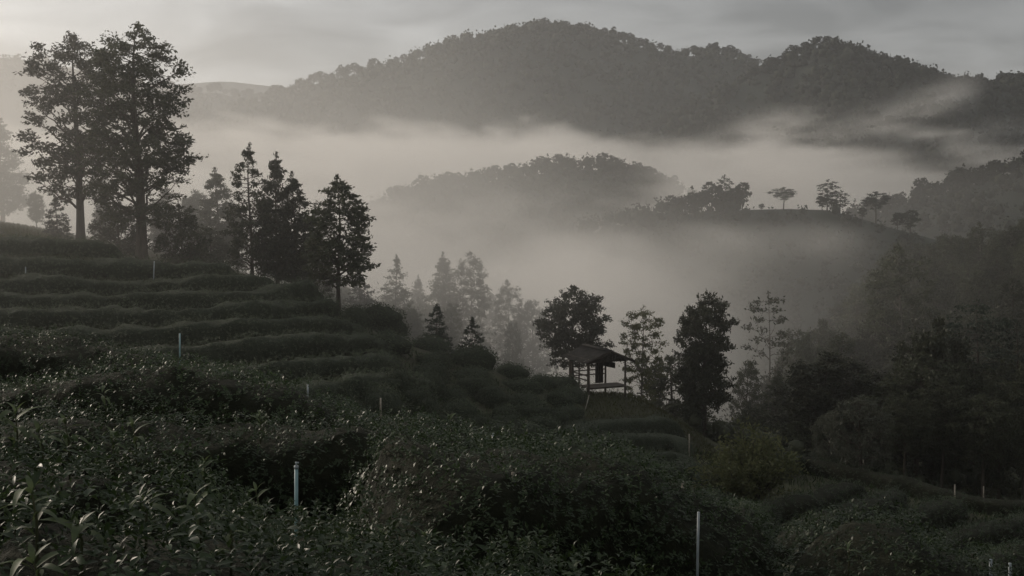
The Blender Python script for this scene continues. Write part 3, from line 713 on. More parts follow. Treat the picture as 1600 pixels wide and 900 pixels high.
def blade(length, width, arch, n=5, fold=0.12):
    """one curved, folded leaf along +X"""
    v, q = [], []
    for i in range(n + 1):
        t = i / n; w = width * math.sin(math.pi * min(1, 0.04 + t * 0.96)) ** 0.75 * (1.0 if t < .5 else 1.0)
        if i == n: w = 0.003
        x = length * (t - 0.12 * arch * t * t); z = length * arch * (0.55 * t - 0.95 * t * t)
        v += [(x, w / 2, z + fold * w), (x, 0, z), (x, -w / 2, z + fold * w)]
        if i < n: k = 3 * i; q += [(k, k + 3, k + 4, k + 1), (k + 1, k + 4, k + 5, k + 2)]
    g = Geo(); g.add(v, quads=q); return g
LEAF_MESHES = [blade(1.0, 0.42, 0.30, 4).build('leaf', M['tea'], True), blade(1.0, 0.38, 0.55, 4).build('leaf', M['tea'], True), blade(1.0, 0.46, 0.15, 4).build('leaf', M['tea'], True)]
SHOOT_LEAVES = [blade(1.0, 0.24, ar, 5).build('leaf', M['shoot'], True) for ar in (0.5, 0.8, 1.15)]
def shoot(parent, p, h, nl, L, rs, lean=(0, 0)):
    """a young shoot standing above the plucking table: stem with its leaves"""
    g = Geo(); tip = np.array((lean[0], lean[1], h))
    g.tube([(0, 0, -0.25), tip * 0.55 + (0.01, 0, 0), tip], np.array((.006, .005, .0025)), 5)
    s = link('shoot', g.build('shoot', M['stem']), parent); s.location = p
    for i in range(nl):
        f = 1.0 if i < 3 else 1 - 0.13 * (i - 2) - 0.05 * rs.rand()
        o = link('leaf', SHOOT_LEAVES[i % 3], s)
        o.location = tip * f
        o.rotation_euler = (rs.uniform(-.3, .3), -(1.05 if i < 2 else rs.uniform(0.15, 0.75)), i * 2.4 + rs.uniform(-.4, .4))
        sc = L * (0.65 if i < 2 else rs.uniform(.8, 1.2)); o.scale = (sc, sc, sc)
    return s
def world_pts(l): return [at(*p) for p in l]
FL = {
 'a': ('nearest tea hedge along the bottom edge with long pale shoots standing out of it', 2000, .048, 1.5, .12, 280),
 'b': ('tea hedge sloping down from the left edge behind the nearest one', 1900, .045, 1.5, .12, 200),
 'c': ('rounded tea hedge in the middle between the tall blue green pipe and the white pole', 1700, .044, 1.6, .11, 0),
 'd': ('low tea hedge at the bottom right corner beyond the white pole', 1700, .044, 1.5, .11, 0),
 'e': ('long tea hedge running behind the tall blue green pipe', 1250, .048, 1.5, .11, 0),
 'f': ('tea hedge one row above the long one and below the topmost front row', 1000, .052, 1.6, .11, 0),
 'g': ('topmost front tea hedge at the left edge, just under the terraces', 800, .056, 1.7, .12, 0),
}
FH = {}
for i, (k, (lab, dens, lf_, wd, dp, np_)) in enumerate(FL.items()):
    FH[k] = tea_hedge(world_pts(FRONT[k]), wd, 0.95, dens, lf_, lab, 'front tea hedges', 40 + i, step=0.14, bump=0.16, lump=0.24, bscale=1.6, parts_n=np_, deep=dp, ends=1.1, small=k not in 'ab')
rs = np.random.RandomState(3)
def top_at(k, px, py, d):
    p = at(px, py, d); body, V, line = FH[k]
    c = V.reshape(-1, 3); j = np.argmin(((c[:, :2] - p[:2]) ** 2).sum(1) - 0.15 * c[:, 2])
    return c[j]
for (k, px, py, d, h, nl, L) in [('b', 20, 640, 6.0, .22, 8, .16), ('b', 55, 630, 6.2, .16, 7, .15), ('b', 138, 655, 6.3, .22, 8, .13), ('b', 170, 665, 6.5, .18, 7, .12), ('b', 225, 690, 6.6, .22, 8, .13),
                                 ('b', 330, 750, 6.9, .20, 7, .12), ('b', 420, 790, 7.0, .24, 8, .13), ('a', 60, 790, 3.7, .20, 8, .12), ('a', 25, 800, 3.5, .10, 7, .12),
                                 ('a', 330, 850, 4.3, .16, 7, .11), ('a', 415, 850, 4.4, .16, 8, .11), ('b', 345, 770, 6.8, .12, 6, .12), ('a', 230, 860, 4.0, .08, 6, .11),
                                 ('b', 590, 835, 7.0, .18, 7, .12), ('b', 690, 860, 7.2, .24, 8, .14), ('b', 745, 870, 7.2, .16, 7, .12), ('a', 540, 880, 4.7, .10, 7, .10), ('a', 130, 830, 3.8, .06, 6, .13),
                                 ('d', 1290, 860, 9.0, .16, 6, .10), ('d', 1340, 850, 9.2, .14, 6, .10), ('e', 150, 655, 12.6, .28, 8, .16), ('e', 395, 655, 12.6, .22, 7, .15), ('e', 730, 690, 14, .2, 6, .13)]:
    p = top_at(k, px, py, d)
    shoot(FH[k][0], p, h, nl, L, rs, lean=(rs.uniform(-.03, .03), rs.uniform(-.03, .03)))

ORD = ['topmost', 'second', 'third', 'fourth', 'fifth', 'sixth', 'seventh', 'eighth', 'ninth']
for i, (k, pts) in enumerate(TERRACE):
    lab = f'{ORD[i]} terraced tea row counted down the left hillside' if i else 'topmost terraced tea row on the left hillside, under the big trees'
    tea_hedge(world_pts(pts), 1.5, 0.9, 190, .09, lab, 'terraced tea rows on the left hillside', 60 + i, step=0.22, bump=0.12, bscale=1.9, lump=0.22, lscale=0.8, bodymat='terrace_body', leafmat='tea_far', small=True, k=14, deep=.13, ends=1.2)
def ground_row(pts, lift, d0=25, d1=120): return [hit(px, py, lift, d0, d1) for px, py in pts]
NOSE = [([(880, 668), (925, 658), (985, 652), (1040, 652), (1068, 662)], 'tea row wrapping the hill nose right below the hut'),
        ([(858, 690), (915, 682), (985, 676), (1045, 676), (1078, 690)], 'middle tea row round the hill nose two rows below the hut'),
        ([(820, 706), (900, 706), (980, 702), (1050, 702), (1082, 712)], 'lowest tea row round the foot of the hill nose below the hut')]
for i, (pts, lab) in enumerate(NOSE):
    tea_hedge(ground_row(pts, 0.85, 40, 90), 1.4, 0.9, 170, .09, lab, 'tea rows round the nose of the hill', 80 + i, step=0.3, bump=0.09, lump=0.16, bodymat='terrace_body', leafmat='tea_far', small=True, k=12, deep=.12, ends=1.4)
LOW = [([(1200, 722), (1245, 712), (1330, 727), (1408, 743), (1486, 762), (1600, 786), (1680, 800)], 'uppermost tea row along the rim of the lower right slope'),
       ([(1130, 800), (1178, 790), (1252, 777), (1310, 757), (1350, 748)], 'leftmost slanting tea row on the lower right slope beside the yellowish bush'),
       ([(1235, 828), (1287, 805), (1369, 777), (1405, 757)], 'second slanting tea row from the yellowish bush on the lower right slope'),
       ([(1320, 848), (1357, 830), (1408, 805), (1466, 784), (1500, 774)], 'third slanting tea row from the yellowish bush on the lower right slope'),
       ([(1400, 862), (1458, 840), (1524, 823), (1600, 805), (1680, 796)], 'fourth slanting tea row from the yellowish bush on the lower right slope'),
       ([(1500, 878), (1560, 858), (1620, 846), (1700, 838)], 'lowest slanting tea row at the right edge of the picture')]
for i, (pts, lab) in enumerate(LOW):
    tea_hedge(ground_row(pts, 0.9, 26, 100), 1.25, 1.05, 170, .09, lab, 'slanting tea rows on the lower right slope', 90 + i, step=0.3, bump=0.10, lump=0.2, bodymat='tea_body', leafmat='tea', small=True, k=12, deep=.12, ends=1.3)  # darker leaf than the terraces, vignette darkness put into the colour

# rounded single bushes where the rows break up round the shoulder of the hill
def bush_kind(seed):
    rs = np.random.RandomState(seed); n, k = 20, 11
    th = np.linspace(0, 2 * math.pi, n + 1); ph_ = np.linspace(0.0, 1.75, k)
    T_, P_ = np.meshgrid(th, ph_, indexing='ij')
    V = np.stack((np.cos(T_) * np.sin(P_) ** 0.8 * np.where(P_ > 1.5, .93, 1), np.sin(T_) * np.sin(P_) ** 0.8 * np.where(P_ > 1.5, .93, 1), np.sign(np.cos(P_)) * np.abs(np.cos(P_)) ** 0.8), -1)
    nr = unit(V + 0)
    V = V * (1 + 0.36 * fbm(V * 1.6 + seed * 5.1, 3))[..., None]; V[-1] = V[0]
    V = V * (1.0, .75, .80) + (0, 0, 0.08)
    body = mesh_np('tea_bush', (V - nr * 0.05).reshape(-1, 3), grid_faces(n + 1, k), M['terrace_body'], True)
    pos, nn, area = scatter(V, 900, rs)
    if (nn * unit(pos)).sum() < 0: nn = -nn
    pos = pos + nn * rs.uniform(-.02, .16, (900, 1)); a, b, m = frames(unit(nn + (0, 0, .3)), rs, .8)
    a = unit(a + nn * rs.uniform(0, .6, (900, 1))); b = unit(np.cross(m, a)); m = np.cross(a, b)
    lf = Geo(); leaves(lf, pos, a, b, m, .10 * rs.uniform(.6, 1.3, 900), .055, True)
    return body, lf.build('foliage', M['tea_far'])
BUSH = [bush_kind(s) for s in (1, 2, 3, 4)]
def tea_bush(p, sx, sy, sz, rz, kind, label, group=None):
    b, l = BUSH[kind % 4]
    o = link('tea_bush', b); o.location = p; o.rotation_euler = (0, 0, rz); o.scale = (sx, sy, sz)
    props(link('foliage', l, o), kind='stuff')
    return props(o, label, 'bush', group)
rs = np.random.RandomState(21)
POLY = np.array([(470, 452), (530, 462), (575, 480), (630, 512), (690, 535), (755, 552), (850, 585), (905, 622), (890, 655), (840, 668), (800, 690), (700, 690), (610, 655), (500, 640), (430, 615), (470, 600), (560, 600), (640, 570), (590, 530), (540, 490)], dtype=float)
def inside(x, y):
    c = False
    for i in range(len(POLY)):
        (x0, y0), (x1, y1) = POLY[i - 1], POLY[i]
        if (y0 > y) != (y1 > y) and x < (x1 - x0) * (y - y0) / (y1 - y0) + x0: c = not c
    return c
row = 0
ROWN = ['first', 'second', 'third', 'fourth', 'fifth', 'sixth', 'seventh', 'eighth', 'ninth', 'tenth', 'eleventh', 'twelfth', 'thirteenth', 'fourteenth', 'fifteenth', 'sixteenth', 'seventeenth']
rn = 0
for py in np.arange(452, 694, 21.0):
    row += 1
    px = 420 + rs.uniform(0, 40); nth = 0
    while px < 920:
        wpx = rs.uniform(40, 74)
        yy = py + rs.uniform(-4, 4) + (px - 640) * 0.03
        if inside(px, yy):
            p = hit(px, yy, 0.45, 30, 90)
            s = wpx / F * p[1] * 0.54
            if not nth: rn += 1
            nth += 1
            tea_bush((p[0], p[1], p[2] - 0.45), s, min(s, .95) * rs.uniform(.8, 1.05), rs.uniform(.8, 1.15), rs.uniform(-.35, .25), rs.randint(4), f'rounded tea bush, {ROWN[nth - 1]} from the left in the {ROWN[rn - 1]} bush row down the hill shoulder', 'rounded tea bushes on the hill shoulder')
        px += wpx * rs.uniform(.8, 1.15)
for px, py, w, h, lab in [(893, 612, 44, .95, 'domed tea bush close behind the left side of the hut'), (872, 598, 54, 1.0, 'broad domed tea bush on the skyline left of the hut'),
                          (888, 640, 42, .8, 'pale rounded tea bush on the bank below the hut'), (846, 592, 40, .8, 'tea bush on the skyline above the broad domed one'),
                          (870, 645, 34, .7, 'small light tea bush left of the pale one under the hut'), (905, 660, 40, .7, 'low tea bush at the foot of the bamboo stick')]:
    p = hit(px, py, 0.5, 40, 95); s = w / F * p[1] * .6
    tea_bush((p[0], p[1], p[2] - .55), s, s, h, 0.3, px, lab)
HB = 0
for px, py in sorted([(770, 668), (700, 660), (690, 690), (760, 690), (815, 668), (1000, 722), (930, 726), (1060, 728), (1120, 742), (870, 722), (1140, 760), (1105, 775), (1180, 820), (1250, 850)]):
    p = hit(px, py, 0.5, 36, 95); s = rs.uniform(55, 80) / F * p[1] * .62
    HB += 1
    tea_bush((p[0], p[1], p[2] - .55), s, min(s, 1.2), .8, rs.uniform(-.3, .3), px, f'tea bush in the dark hollow below the hut, {ROWN[HB - 1]} of them from the left', 'tea bushes in the dark hollow')
# short grass over the hill top, and tufts on the bank under the hut
def tuft_field(name, sampler, n, seed, h=.22, mat='grass'):
    rs = np.random.RandomState(seed); pts = sampler(rs, n)
    pos = np.stack((pts[:, 0], pts[:, 1], gz(pts[:, 0], pts[:, 1]) - 0.02), -1)
    a = unit(np.array((0, 0, 1.0)) + rs.normal(0, .38, (n, 3))); b = unit(np.cross(a, rs.normal(0, 1, (n, 3)))); m = np.cross(a, b)
    lf = Geo(); L = h * rs.uniform(.5, 1.4, n); leaves(lf, pos, a, b, m, L, L * .22, True)
    return props(link(name, lf.build(name, M[mat])), kind='stuff')
def box_sampler(x0, x1, y0, y1): return lambda rs, n: np.stack((rs.uniform(x0, x1, n), rs.uniform(y0, y1, n)), -1)
tuft_field('grass', box_sampler(-38, -15, 67, 95), 26000, 5, .24)
tuft_field('grass', box_sampler(HP[0] - 3, HP[0] + 6.5, 62, 79), 9000, 6, .2)
tuft_field('weeds', box_sampler(-26, 24, 30, 66), 26000, 7, .26, 'tea')  # weeds in the dark tea leaf, painting shade into the gaps between rows

# ---- poles and pipes among the rows
def pole(px, y0, y1, d, rad, mat, label, name='marker_pole', head=None, cat='pole', group=None, tilt=0.0):
    b = at(px, y1, d); t = at(px + tilt, y0, d)
    bz = min(b[2], float(gz(b[0], b[1]))) - .15
    g = Geo(); g.tube([(0, 0, bz - b[2]), (0, 0, 0), t - b], rad, 8)
    o = link(name, g.build(name, M[mat])); o.location = b
    if head:
        g2 = Geo(); hh = (t - b)
        g2.tube([hh + (0, 0, -.012), hh + (0, 0, .012)], rad * 1.25, 8); g2.tube([hh + (0, 0, .01), hh + (0, 0, .035)], rad * .5, 6); g2.box(hh + (0.006, 0, .036), (.03, .012, .010))
        link('sprinkler_head', g2.build('sprinkler_head', M['pipe']), o)
    return props(o, label, cat, group)
pole(463, 730, 815, 9.5, .015, 'pipe_blue', 'tall blue green irrigation pipe standing before the long tea hedge', 'irrigation_pipe', head=True, cat='pipe')
pole(1090, 800, 872, 9.2, .010, 'pipe', 'white pole standing against the front of the rounded hedge', 'marker_pole', tilt=1.5)
pole(771, 682, 725, 15.5, .014, 'pipe', 'thin white irrigation pipe rising behind the rounded hedge', 'irrigation_pipe', head=True, cat='pipe', tilt=-1)
pole(802, 738, 768, 9.3, .014, 'cane', 'short brownish stake stuck in the rounded hedge', 'stake', cat='stake')
pole(281, 521, 550, 49, .035, 'pipe_blue', 'thin pale blue pole before the seventh terrace row', tilt=0)
pole(240, 408, 436, 62.3, .03, 'pipe', 'thin pale pole in the second terrace row under the big tree', tilt=1)
pole(40, 417, 443, 62.0, .03, 'pipe', 'thin pale pole in the second terrace row near the left edge')
pole(481, 598, 618, 43.5, .035, 'pipe', 'thin white pole just beyond the right end of the upper front hedges')
pole(595, 622, 640, 42, .03, 'cane', 'short thin cane among the bushes right of the white pole')
pole(1077, 678, 698, 60, .035, 'cane', 'cane at the right end of the rows below the hut')
pole(1067, 752, 770, 14, .015, 'cane', 'short cane at the right shoulder of the rounded hedge')
for px, y0, y1, lab in [(1492, 757, 782, 'pale pole on the rim of the lower right slope, left of a pair'), (1537, 760, 776, 'pale pole on the rim of the lower right slope, right of a pair'),
                        (1349, 716, 728, 'short pale stake on the rim below the drooping tree'), (1395, 731, 743, 'short pale stake on the rim one step right of the drooping tree')]:
    p = hit(px, y1 - 2, 0.6, 40, 95); pole(px, y0, y1, p[1], .035, 'cane', lab)
pole(1548, 874, 905, 9.7, .014, 'pipe', 'white stake at the bottom right corner, left of two')
pole(1578, 880, 915, 9.9, .014, 'pipe', 'white stake at the bottom right corner, right of two')
# ------------------------------------------------------------------ trees
def tree(kind, name, px, ptop, d, label, pbase=None, cat='tree', group=None, rz=None, wide=1.0):
    """stands on the ground d metres ahead; ptop = photo height of its tip"""
    r = ray(px, 450); x = r[0] * d
    z = float(gz(x, d)); top = at(px, ptop, d)[2]
    if pbase: z = max(z, at(px, pbase, d)[2]) if False else z
    return plant(kind, name, (x, d, z - .05), top - z, label, cat, group, rz if rz is not None else (px * 1.7) % 6.28, wide)
# on the hill top at the left
tree('silver_tall', 'broadleaf_tree', 222, 42, 73, 'tallest tree with a thick trunk and broad crown on the left hill top', rz=.4, wide=1.1)
tree('silver_wide', 'broadleaf_tree', 128, 60, 77, 'big spreading tree just left of the tallest one on the hill top', rz=2.2, wide=1.12)
tree('cone_dense', 'hazy_tree', 8, 185, 108, 'pale hazy tree far behind at the left edge', wide=1.15)
tree('bush_tree', 'small_tree', 188, 318, 77, 'small bushy tree between the trunks of the two big trees', wide=1.2)
tree('bush_tree', 'small_tree', 285, 322, 75, 'dark bushy small tree right of the tallest tree trunk', wide=1.0)
tree('sapling', 'sapling', 92, 305, 79, 'slender sapling under the left big tree')
tree('cone_dense', 'conical_tree', 342, 262, 88, 'hazy conical tree right of the tallest tree', wide=1.1)
tree('bush_tree', 'small_tree', 330, 358, 80, 'low bushy tree in front of the hazy conical tree', wide=1.1)
tree('cone_open', 'conical_tree', 394, 224, 76, 'slender open conical tree with a bare thin trunk on the hill edge', wide=.95)
tree('cone_dense', 'conical_tree', 434, 238, 77, 'conical tree with a pointed tip right of the open slender one', wide=.8, rz=1.0)
tree('cone_dense', 'conical_tree', 462, 268, 75, 'dense conical tree overlapping the pointed one on its right', wide=.95, rz=3.3)
tree('cone_open', 'conical_tree', 492, 318, 82, 'hazy small conical tree left of the lone dark one', wide=1.0)
tree('cone_bright', 'conical_tree', 529, 274, 70, 'lone dark conical tree at the right end of the hill top', rz=.7, wide=1.15)
tree('cone_open', 'small_tree', 372, 330, 88, 'hazy little tree behind the bare thin trunk')
tree('cone_dense', 'hazy_tree', 262, 288, 93, 'hazy filler tree behind the tallest tree, just right of its trunk', wide=1.1, rz=.9)
tree('round_dense', 'hazy_tree', 306, 300, 96, 'rounded hazy filler tree left of the hazy conical tree', wide=.9)
tree('cone_dense', 'hazy_tree', 168, 292, 92, 'hazy filler tree seen between the trunks of the two big trees', wide=1.1, rz=2.4)
tree('round_dense', 'hazy_tree', 60, 300, 98, 'low hazy tree between the left edge tree and the slender sapling', wide=.9)
# in the mist beyond the shoulder
MIST = [('sapling', 562, 428, 96, 'faint sapling in the mist right of the lone dark tree', 1.2), ('cone_open', 618, 398, 112, 'faint open conical tree standing in the mist', 1.0), ('cone_dense', 655, 430, 126, 'faint slim tree between the open conical one and the twin crowns', .8),
        ('cone_dense', 690, 394, 122, 'left of the twin tall misty trees, with a pointed crown', .95), ('forest_tall', 735, 396, 120, 'right of the twin tall misty trees, with a rounded crown', .85), ('forest_tall', 795, 440, 124, 'misty round topped tree right of the twin crowns', .75),
        ('forest_full', 832, 466, 126, 'misty tree at the right end of the misty group', .85), ('forest_full', 765, 455, 132, 'low misty tree between the twin crowns and the round topped one', .6), ('forest_full', 705, 470, 108, 'broad misty tree in front of the twin crowns', .75),
        ('round_wide', 640, 478, 102, 'low broad misty tree behind the shoulder bushes', .75), ('round_dense', 575, 462, 105, 'low misty tree right of the faint sapling', .7), ('forest_full', 800, 500, 112, 'broad misty tree at the foot of the misty group', .5)]
for k, px, py, d, lab, w in MIST: tree(k, 'misty_tree', px, py, d, lab, group='trees in the mist behind the hill shoulder', wide=w)
tree('sapling', 'sapling', 682, 474, 74, 'small spruce like sapling on the skyline of the shoulder, left of two', wide=1.0)
tree('sapling', 'sapling', 737, 494, 74, 'small spruce like sapling on the skyline of the shoulder, right of two', rz=2, wide=.95)
# behind the hut
tree('round_high', 'broadleaf_tree', 897, 452, 85, 'broad round tree right behind the hut', wide=.92, rz=1)
tree('layered', 'layered_tree', 1004, 478, 83, 'yellowish layered tree with a thin trunk right of the hut', wide=.82)
tree('round_dense', 'broadleaf_tree', 1104, 464, 80, 'tall dark dense tree with a domed top right of the layered tree', wide=.82)
tree('thin_open', 'bare_tree', 1203, 458, 98, 'thin sparse tree with a bare pale trunk standing in the mist', wide=.8)
tree('bush_tree', 'small_tree', 1050, 560, 88, 'low tree between the layered and the dense tree', wide=1.2)
tree('forest_full', 'broadleaf_tree', 1170, 560, 92, 'dim low tree under the thin sparse one', wide=.6)
# the wood on the right
WOOD = [('round_dense', 1292, 556, 80, 'broad dark domed tree in the middle of the right wood', 1.5), ('round_dense', 1340, 575, 84, 'dark tree overlapping the broad domed tree on its right', 1.2), ('drooping', 1350, 616, 63, 'pale leaved tree with hanging leaf clusters before the wood', 1.25),
        ('drooping', 1300, 640, 66, 'smaller tree with hanging leaf clusters left of the pale leaved one', .9), ('forest_tall', 1408, 388, 112, 'tall tree with a long pale trunk in the right wood', .95), ('forest_full', 1370, 420, 140, 'hazy full tree left of the long pale trunk', .8),
        ('forest_full', 1250, 510, 104, 'dim full tree left of the broad domed one', .85), ('forest_slim', 1315, 515, 98, 'slim dim tree above the broad domed one', 1.1), ('flat_pine', 1530, 470, 88, 'flat layered pine at the right of the wood', 1.0),
        ('flat_pine', 1590, 500, 84, 'second flat layered pine at the right edge', 1.0), ('round_wide', 1465, 508, 80, 'leafy tree left of the flat layered pine', .7), ('round_wide', 1440, 560, 76, 'slim tree below the long pale trunk', 1.0),
        ('forest_full', 1500, 560, 78, 'full dark tree under the flat layered pine', .7), ('forest_full', 1570, 590, 74, 'full dark tree low at the right edge', .7), ('round_dense', 1395, 590, 78, 'slim tree right of the pale leaved one', 1.0),
        ('round_high', 1420, 620, 68, 'tall trunked tree on the near rim of the wood', 1.0), ('round_high', 1480, 600, 70, 'straight trunked tree on the near rim, right of the tall trunked one', 1.0), ('round_high', 1545, 620, 68, 'straight trunked tree on the near rim close to the right edge', 1.0),
        ('forest_slim', 1610, 560, 72, 'dark slim tree cut by the right edge', 1.1), ('cone_dense', 1215, 580, 90, 'small conical tree in the dim hollow', 1.2), ('bush_tree', 1180, 640, 84, 'bushy low tree in the dim hollow behind the yellowish bush', 1.3),
        ('bush_tree', 1250, 660, 78, 'bushy low tree right of the one behind the yellowish bush', 1.2), ('forest_full', 1460, 430, 130, 'broad hazy tree right of the long pale trunk', .8), ('forest_full', 1530, 420, 134, 'broad hazy tree above the flat layered pine', .8), ('forest_slim', 1580, 430, 118, 'slim hazy tree above the second flat pine', 1.1)]
for k, px, py, d, lab, w in WOOD: tree(k, 'forest_tree', px, py, d, lab, group='trees of the right hand wood', wide=w)
rs = np.random.RandomState(8)
n_ = 0
ORDN = ['first', 'second', 'third', 'fourth', 'fifth', 'sixth', 'seventh', 'eighth', 'ninth', 'tenth', 'eleventh', 'twelfth', 'thirteenth', 'fourteenth', 'fifteenth', 'sixteenth']
for ni, px in enumerate(np.arange(1325, 1660, 21)):                        # crowns along the upper edge of the wood
    for row in range(2):
        x = px + rs.uniform(-7, 7); d = (168 if row == 0 else 150) + rs.uniform(-8, 8)
        pt = np.interp(x, [1320, 1345, 1400, 1450, 1500, 1550, 1600, 1660], [470, 430, 380, 372, 362, 350, 336, 320]) + rs.uniform(-6, 16) + row * 34
        tree(['forest_full', 'forest_slim', 'forest_tall'][rs.randint(3)], 'forest_tree', x, pt, d, f'hazy tree of the upper wood edge, {ORDN[ni]} from the left in its {"back" if row == 0 else "front"} row', group='trees of the upper wood edge', wide=rs.uniform(.7, 1.0))
for ri, (d, x0, x1, tops) in enumerate([(138, 1330, 1640, ([1330, 1400, 1500, 1640], [470, 440, 432, 420])), (118, 1255, 1650, ([1255, 1330, 1450, 1650], [540, 500, 478, 455])), (100, 1225, 1650, ([1225, 1350, 1500, 1650], [590, 560, 540, 510])), (84, 1390, 1650, ([1390, 1650], [600, 560]))]):
    for ni, px in enumerate(np.arange(x0, x1, 44)):
        x = px + rs.uniform(-12, 12)
        tree(['forest_full', 'forest_slim', 'round_wide', 'round_dense'][rs.randint(4)], 'forest_tree', x, np.interp(x, *tops) + rs.uniform(-22, 26), d + rs.uniform(-6, 6),
             f'right wood tree, {ORDN[ni]} from the left in the {ORDN[ri]} row from the back', 'trees inside the right wood', wide=rs.uniform(.7, 1.05))
# yellowish bush on the lower right
def big_bush():
    rs = np.random.RandomState(77); wood, lf = Geo(), Geo(); P_, A_, N_, L_ = [], [], [], []
    for i in range(95):
        a = rs.rand() * 6.283; rr = rs.rand() ** .6; hgt = (1.0 - .55 * rr ** 2) * rs.uniform(.45, 1.0)
        tip = np.array((2.0 * rr * math.cos(a), 1.7 * rr * math.sin(a), 3.3 * hgt)); b0 = np.array((.35 * math.cos(a) * rs.rand(), .35 * math.sin(a) * rs.rand(), -.2))
        mid = (b0 + tip) / 2 + np.array((0, 0, .35)); t = np.linspace(0, 1, 6)[:, None]
        c = b0 * (1 - t) ** 2 + 2 * mid * t * (1 - t) + tip * t ** 2
        wood.tube(c, np.linspace(.025, .006, 6), 4, cap=False)
        m = 70; f = rs.uniform(.35, 1.06, (m, 1))
        p = b0 * (1 - f) ** 2 + 2 * mid * f * (1 - f) + tip * f ** 2 + rs.normal(0, .15, (m, 3))
        P_.append(p); al = unit(rs.normal(0, .8, (m, 3)) + (tip - b0) / 3); A_.append(al); N_.append(unit(np.cross(al, rs.normal(0, 1, (m, 3))))); L_.append(.19 * rs.uniform(.6, 1.3, m))
    P_, A_, N_, L_ = np.vstack(P_), np.vstack(A_), np.vstack(N_), np.concatenate(L_)
    leaves(lf, P_, A_, np.cross(N_, A_), N_, L_, L_ * .42, True)
    return wood, lf
w_, l_ = big_bush()
bp = hit(1168, 786, 0.0, 38, 70)
yb = empty('yellowish_bush', tuple(bp), .4, (1.3, 1.15, (at(1168, 662, bp[1])[2] - bp[2]) / 3.3))
props(yb, 'large yellowish green bush between the hill nose and the lower right slope', 'bush')
link('branches', w_.build('branches', M['bark'], True), yb); link('foliage', l_.build('foliage', M['tree_warm']), yb)
# ------------------------------------------------------------------ trees and woods on the far hills
def on_ridge(h, px):
    r = ray(px, 450); x = r[0] * h['d']
    row = np.argmin(np.abs(h['T'][:, 0])); L = h['V'][row]
    for _ in range(3):
        y = np.interp(x, L[:, 0], L[:, 1]); x = r[0] * y
    return np.array((x, np.interp(x, L[:, 0], L[:, 1]), np.interp(x, L[:, 0], L[:, 2])))
def hill_tree(h, kind, px, size, label, group, name='hill_tree', wide=1.0, sink=.3, dy=0.0):
    p = on_ridge(h, px); p[1] += dy
    tm, cm, H = KINDS[kind]; s = size / H
    e = empty(name, (p[0], p[1], p[2] - sink), (px * 2.3) % 6.28, (s * wide, s * wide, s))
    link('trunk', tm, e); link('crown', cm, e)
    return props(e, label, 'tree', group)
for k, px, s, lab, w in [('ragged_pine', 1131, 10.0, 'tallest pine standing up from the left thicket of the near foggy hill', .9), ('far_round', 1158, 8.0, 'round tree right beside the tallest pine on the foggy hill', .9), ('umbrella', 1222, 6.2, 'lone umbrella shaped tree on the bare ridge of the foggy hill', 1.6),
                         ('ragged_pine', 1290, 8.6, 'ragged pine on the foggy hill right of the umbrella tree', 1.25), ('ragged_pine', 1310, 6.4, 'small flat tree touching the ragged pine on its right', 1.3), ('umbrella', 1366, 8.6, 'spreading pine at the right end of the bare ridge', 1.25),
                         ('far_point', 1080, 8.0, 'pointed tree left of the tallest pine on the foggy hill', 1.1), ('far_round', 1110, 8.5, 'round tree between the pointed one and the tallest pine', 1.0), ('ragged_pine', 952, 5.5, 'flat topped pine at the left end of the foggy hill', 1.0),
                         ('far_round', 1050, 6.5, 'low round tree left of the pointed one on the foggy hill', 1.1), ('far_round', 1012, 4.0, 'low round tree in the middle of the left foggy ridge', 1.1), ('far_point', 985, 4.4, 'small pointed tree right of the flat topped pine', 1.0),
                         ('far_round', 928, 4.0, 'low tree on the leftmost foot of the foggy hill', 1.0), ('far_round', 1420, 6.5, 'hazy round tree on the right flank of the foggy hill', 1.2), ('far_round', 1400, 5.0, 'low hazy tree right of the spreading pine', 1.1), ('far_round', 1188, 2.0, 'little bush tree on the bare ridge left of the umbrella tree', 1.3),
                         ('far_round', 1345, 3.5, 'low tree left of the spreading pine', 1.1), ('far_round', 1282, 4.2, 'round bush tree at the foot of the ragged pine', 1.3), ('far_round', 1300, 3.6, 'low bush tree between the ragged pine and the small flat tree', 1.4), ('far_round', 1145, 6.5, 'dense round tree under the tallest pine', 1.3), ('far_round', 1095, 6.5, 'dense round tree between the pointed tree and the round one', 1.3), ('far_wide', 1068, 5.6, 'low wide tree left of the pointed tree on the foggy hill', 1.2)]:
    hill_tree(hc, k, px, s, lab, None, wide=w)
rs = np.random.RandomState(9)
def ridge_row(h, x0, x1, step, size, kinds, label, group, jy):
    px = x0
    while px < x1:
        hill_tree(h, kinds[rs.randint(len(kinds))], px, size * rs.uniform(.65, 1.25), label, group, wide=rs.uniform(.85, 1.25), sink=size * .18, dy=rs.uniform(-jy, jy))
        px += step * rs.uniform(.6, 1.4)
ridge_row(hb, 585, 1060, 11, 8.0, ['far_round', 'far_round', 'far_wide', 'far_point'], 'hazy tree on the skyline of the middle wooded hill', 'skyline trees of the middle hill', 5)
ridge_row(hd, 1330, 1640, 12, 7.5, ['far_round', 'far_round', 'far_wide', 'far_point'], 'tree on the skyline of the wooded hill at the right edge', 'skyline trees of the right hill', 5)
ridge_row(hm, 425, 1215, 10.5, 11.5, ['far_wide', 'far_round', 'far_wide'], 'tree on the skyline of the broad main mountain', 'skyline trees of the main mountain', 8)
ridge_row(hp, 1165, 1640, 10.5, 10.0, ['far_wide', 'far_round', 'far_wide'], 'tree on the skyline of the steep right peak', 'skyline trees of the right peak', 7)
ridge_row(hl, 300, 470, 12, 14.0, ['far_wide', 'far_round'], 'tree on the skyline of the pale left ridge', 'skyline trees of the left ridge', 9)
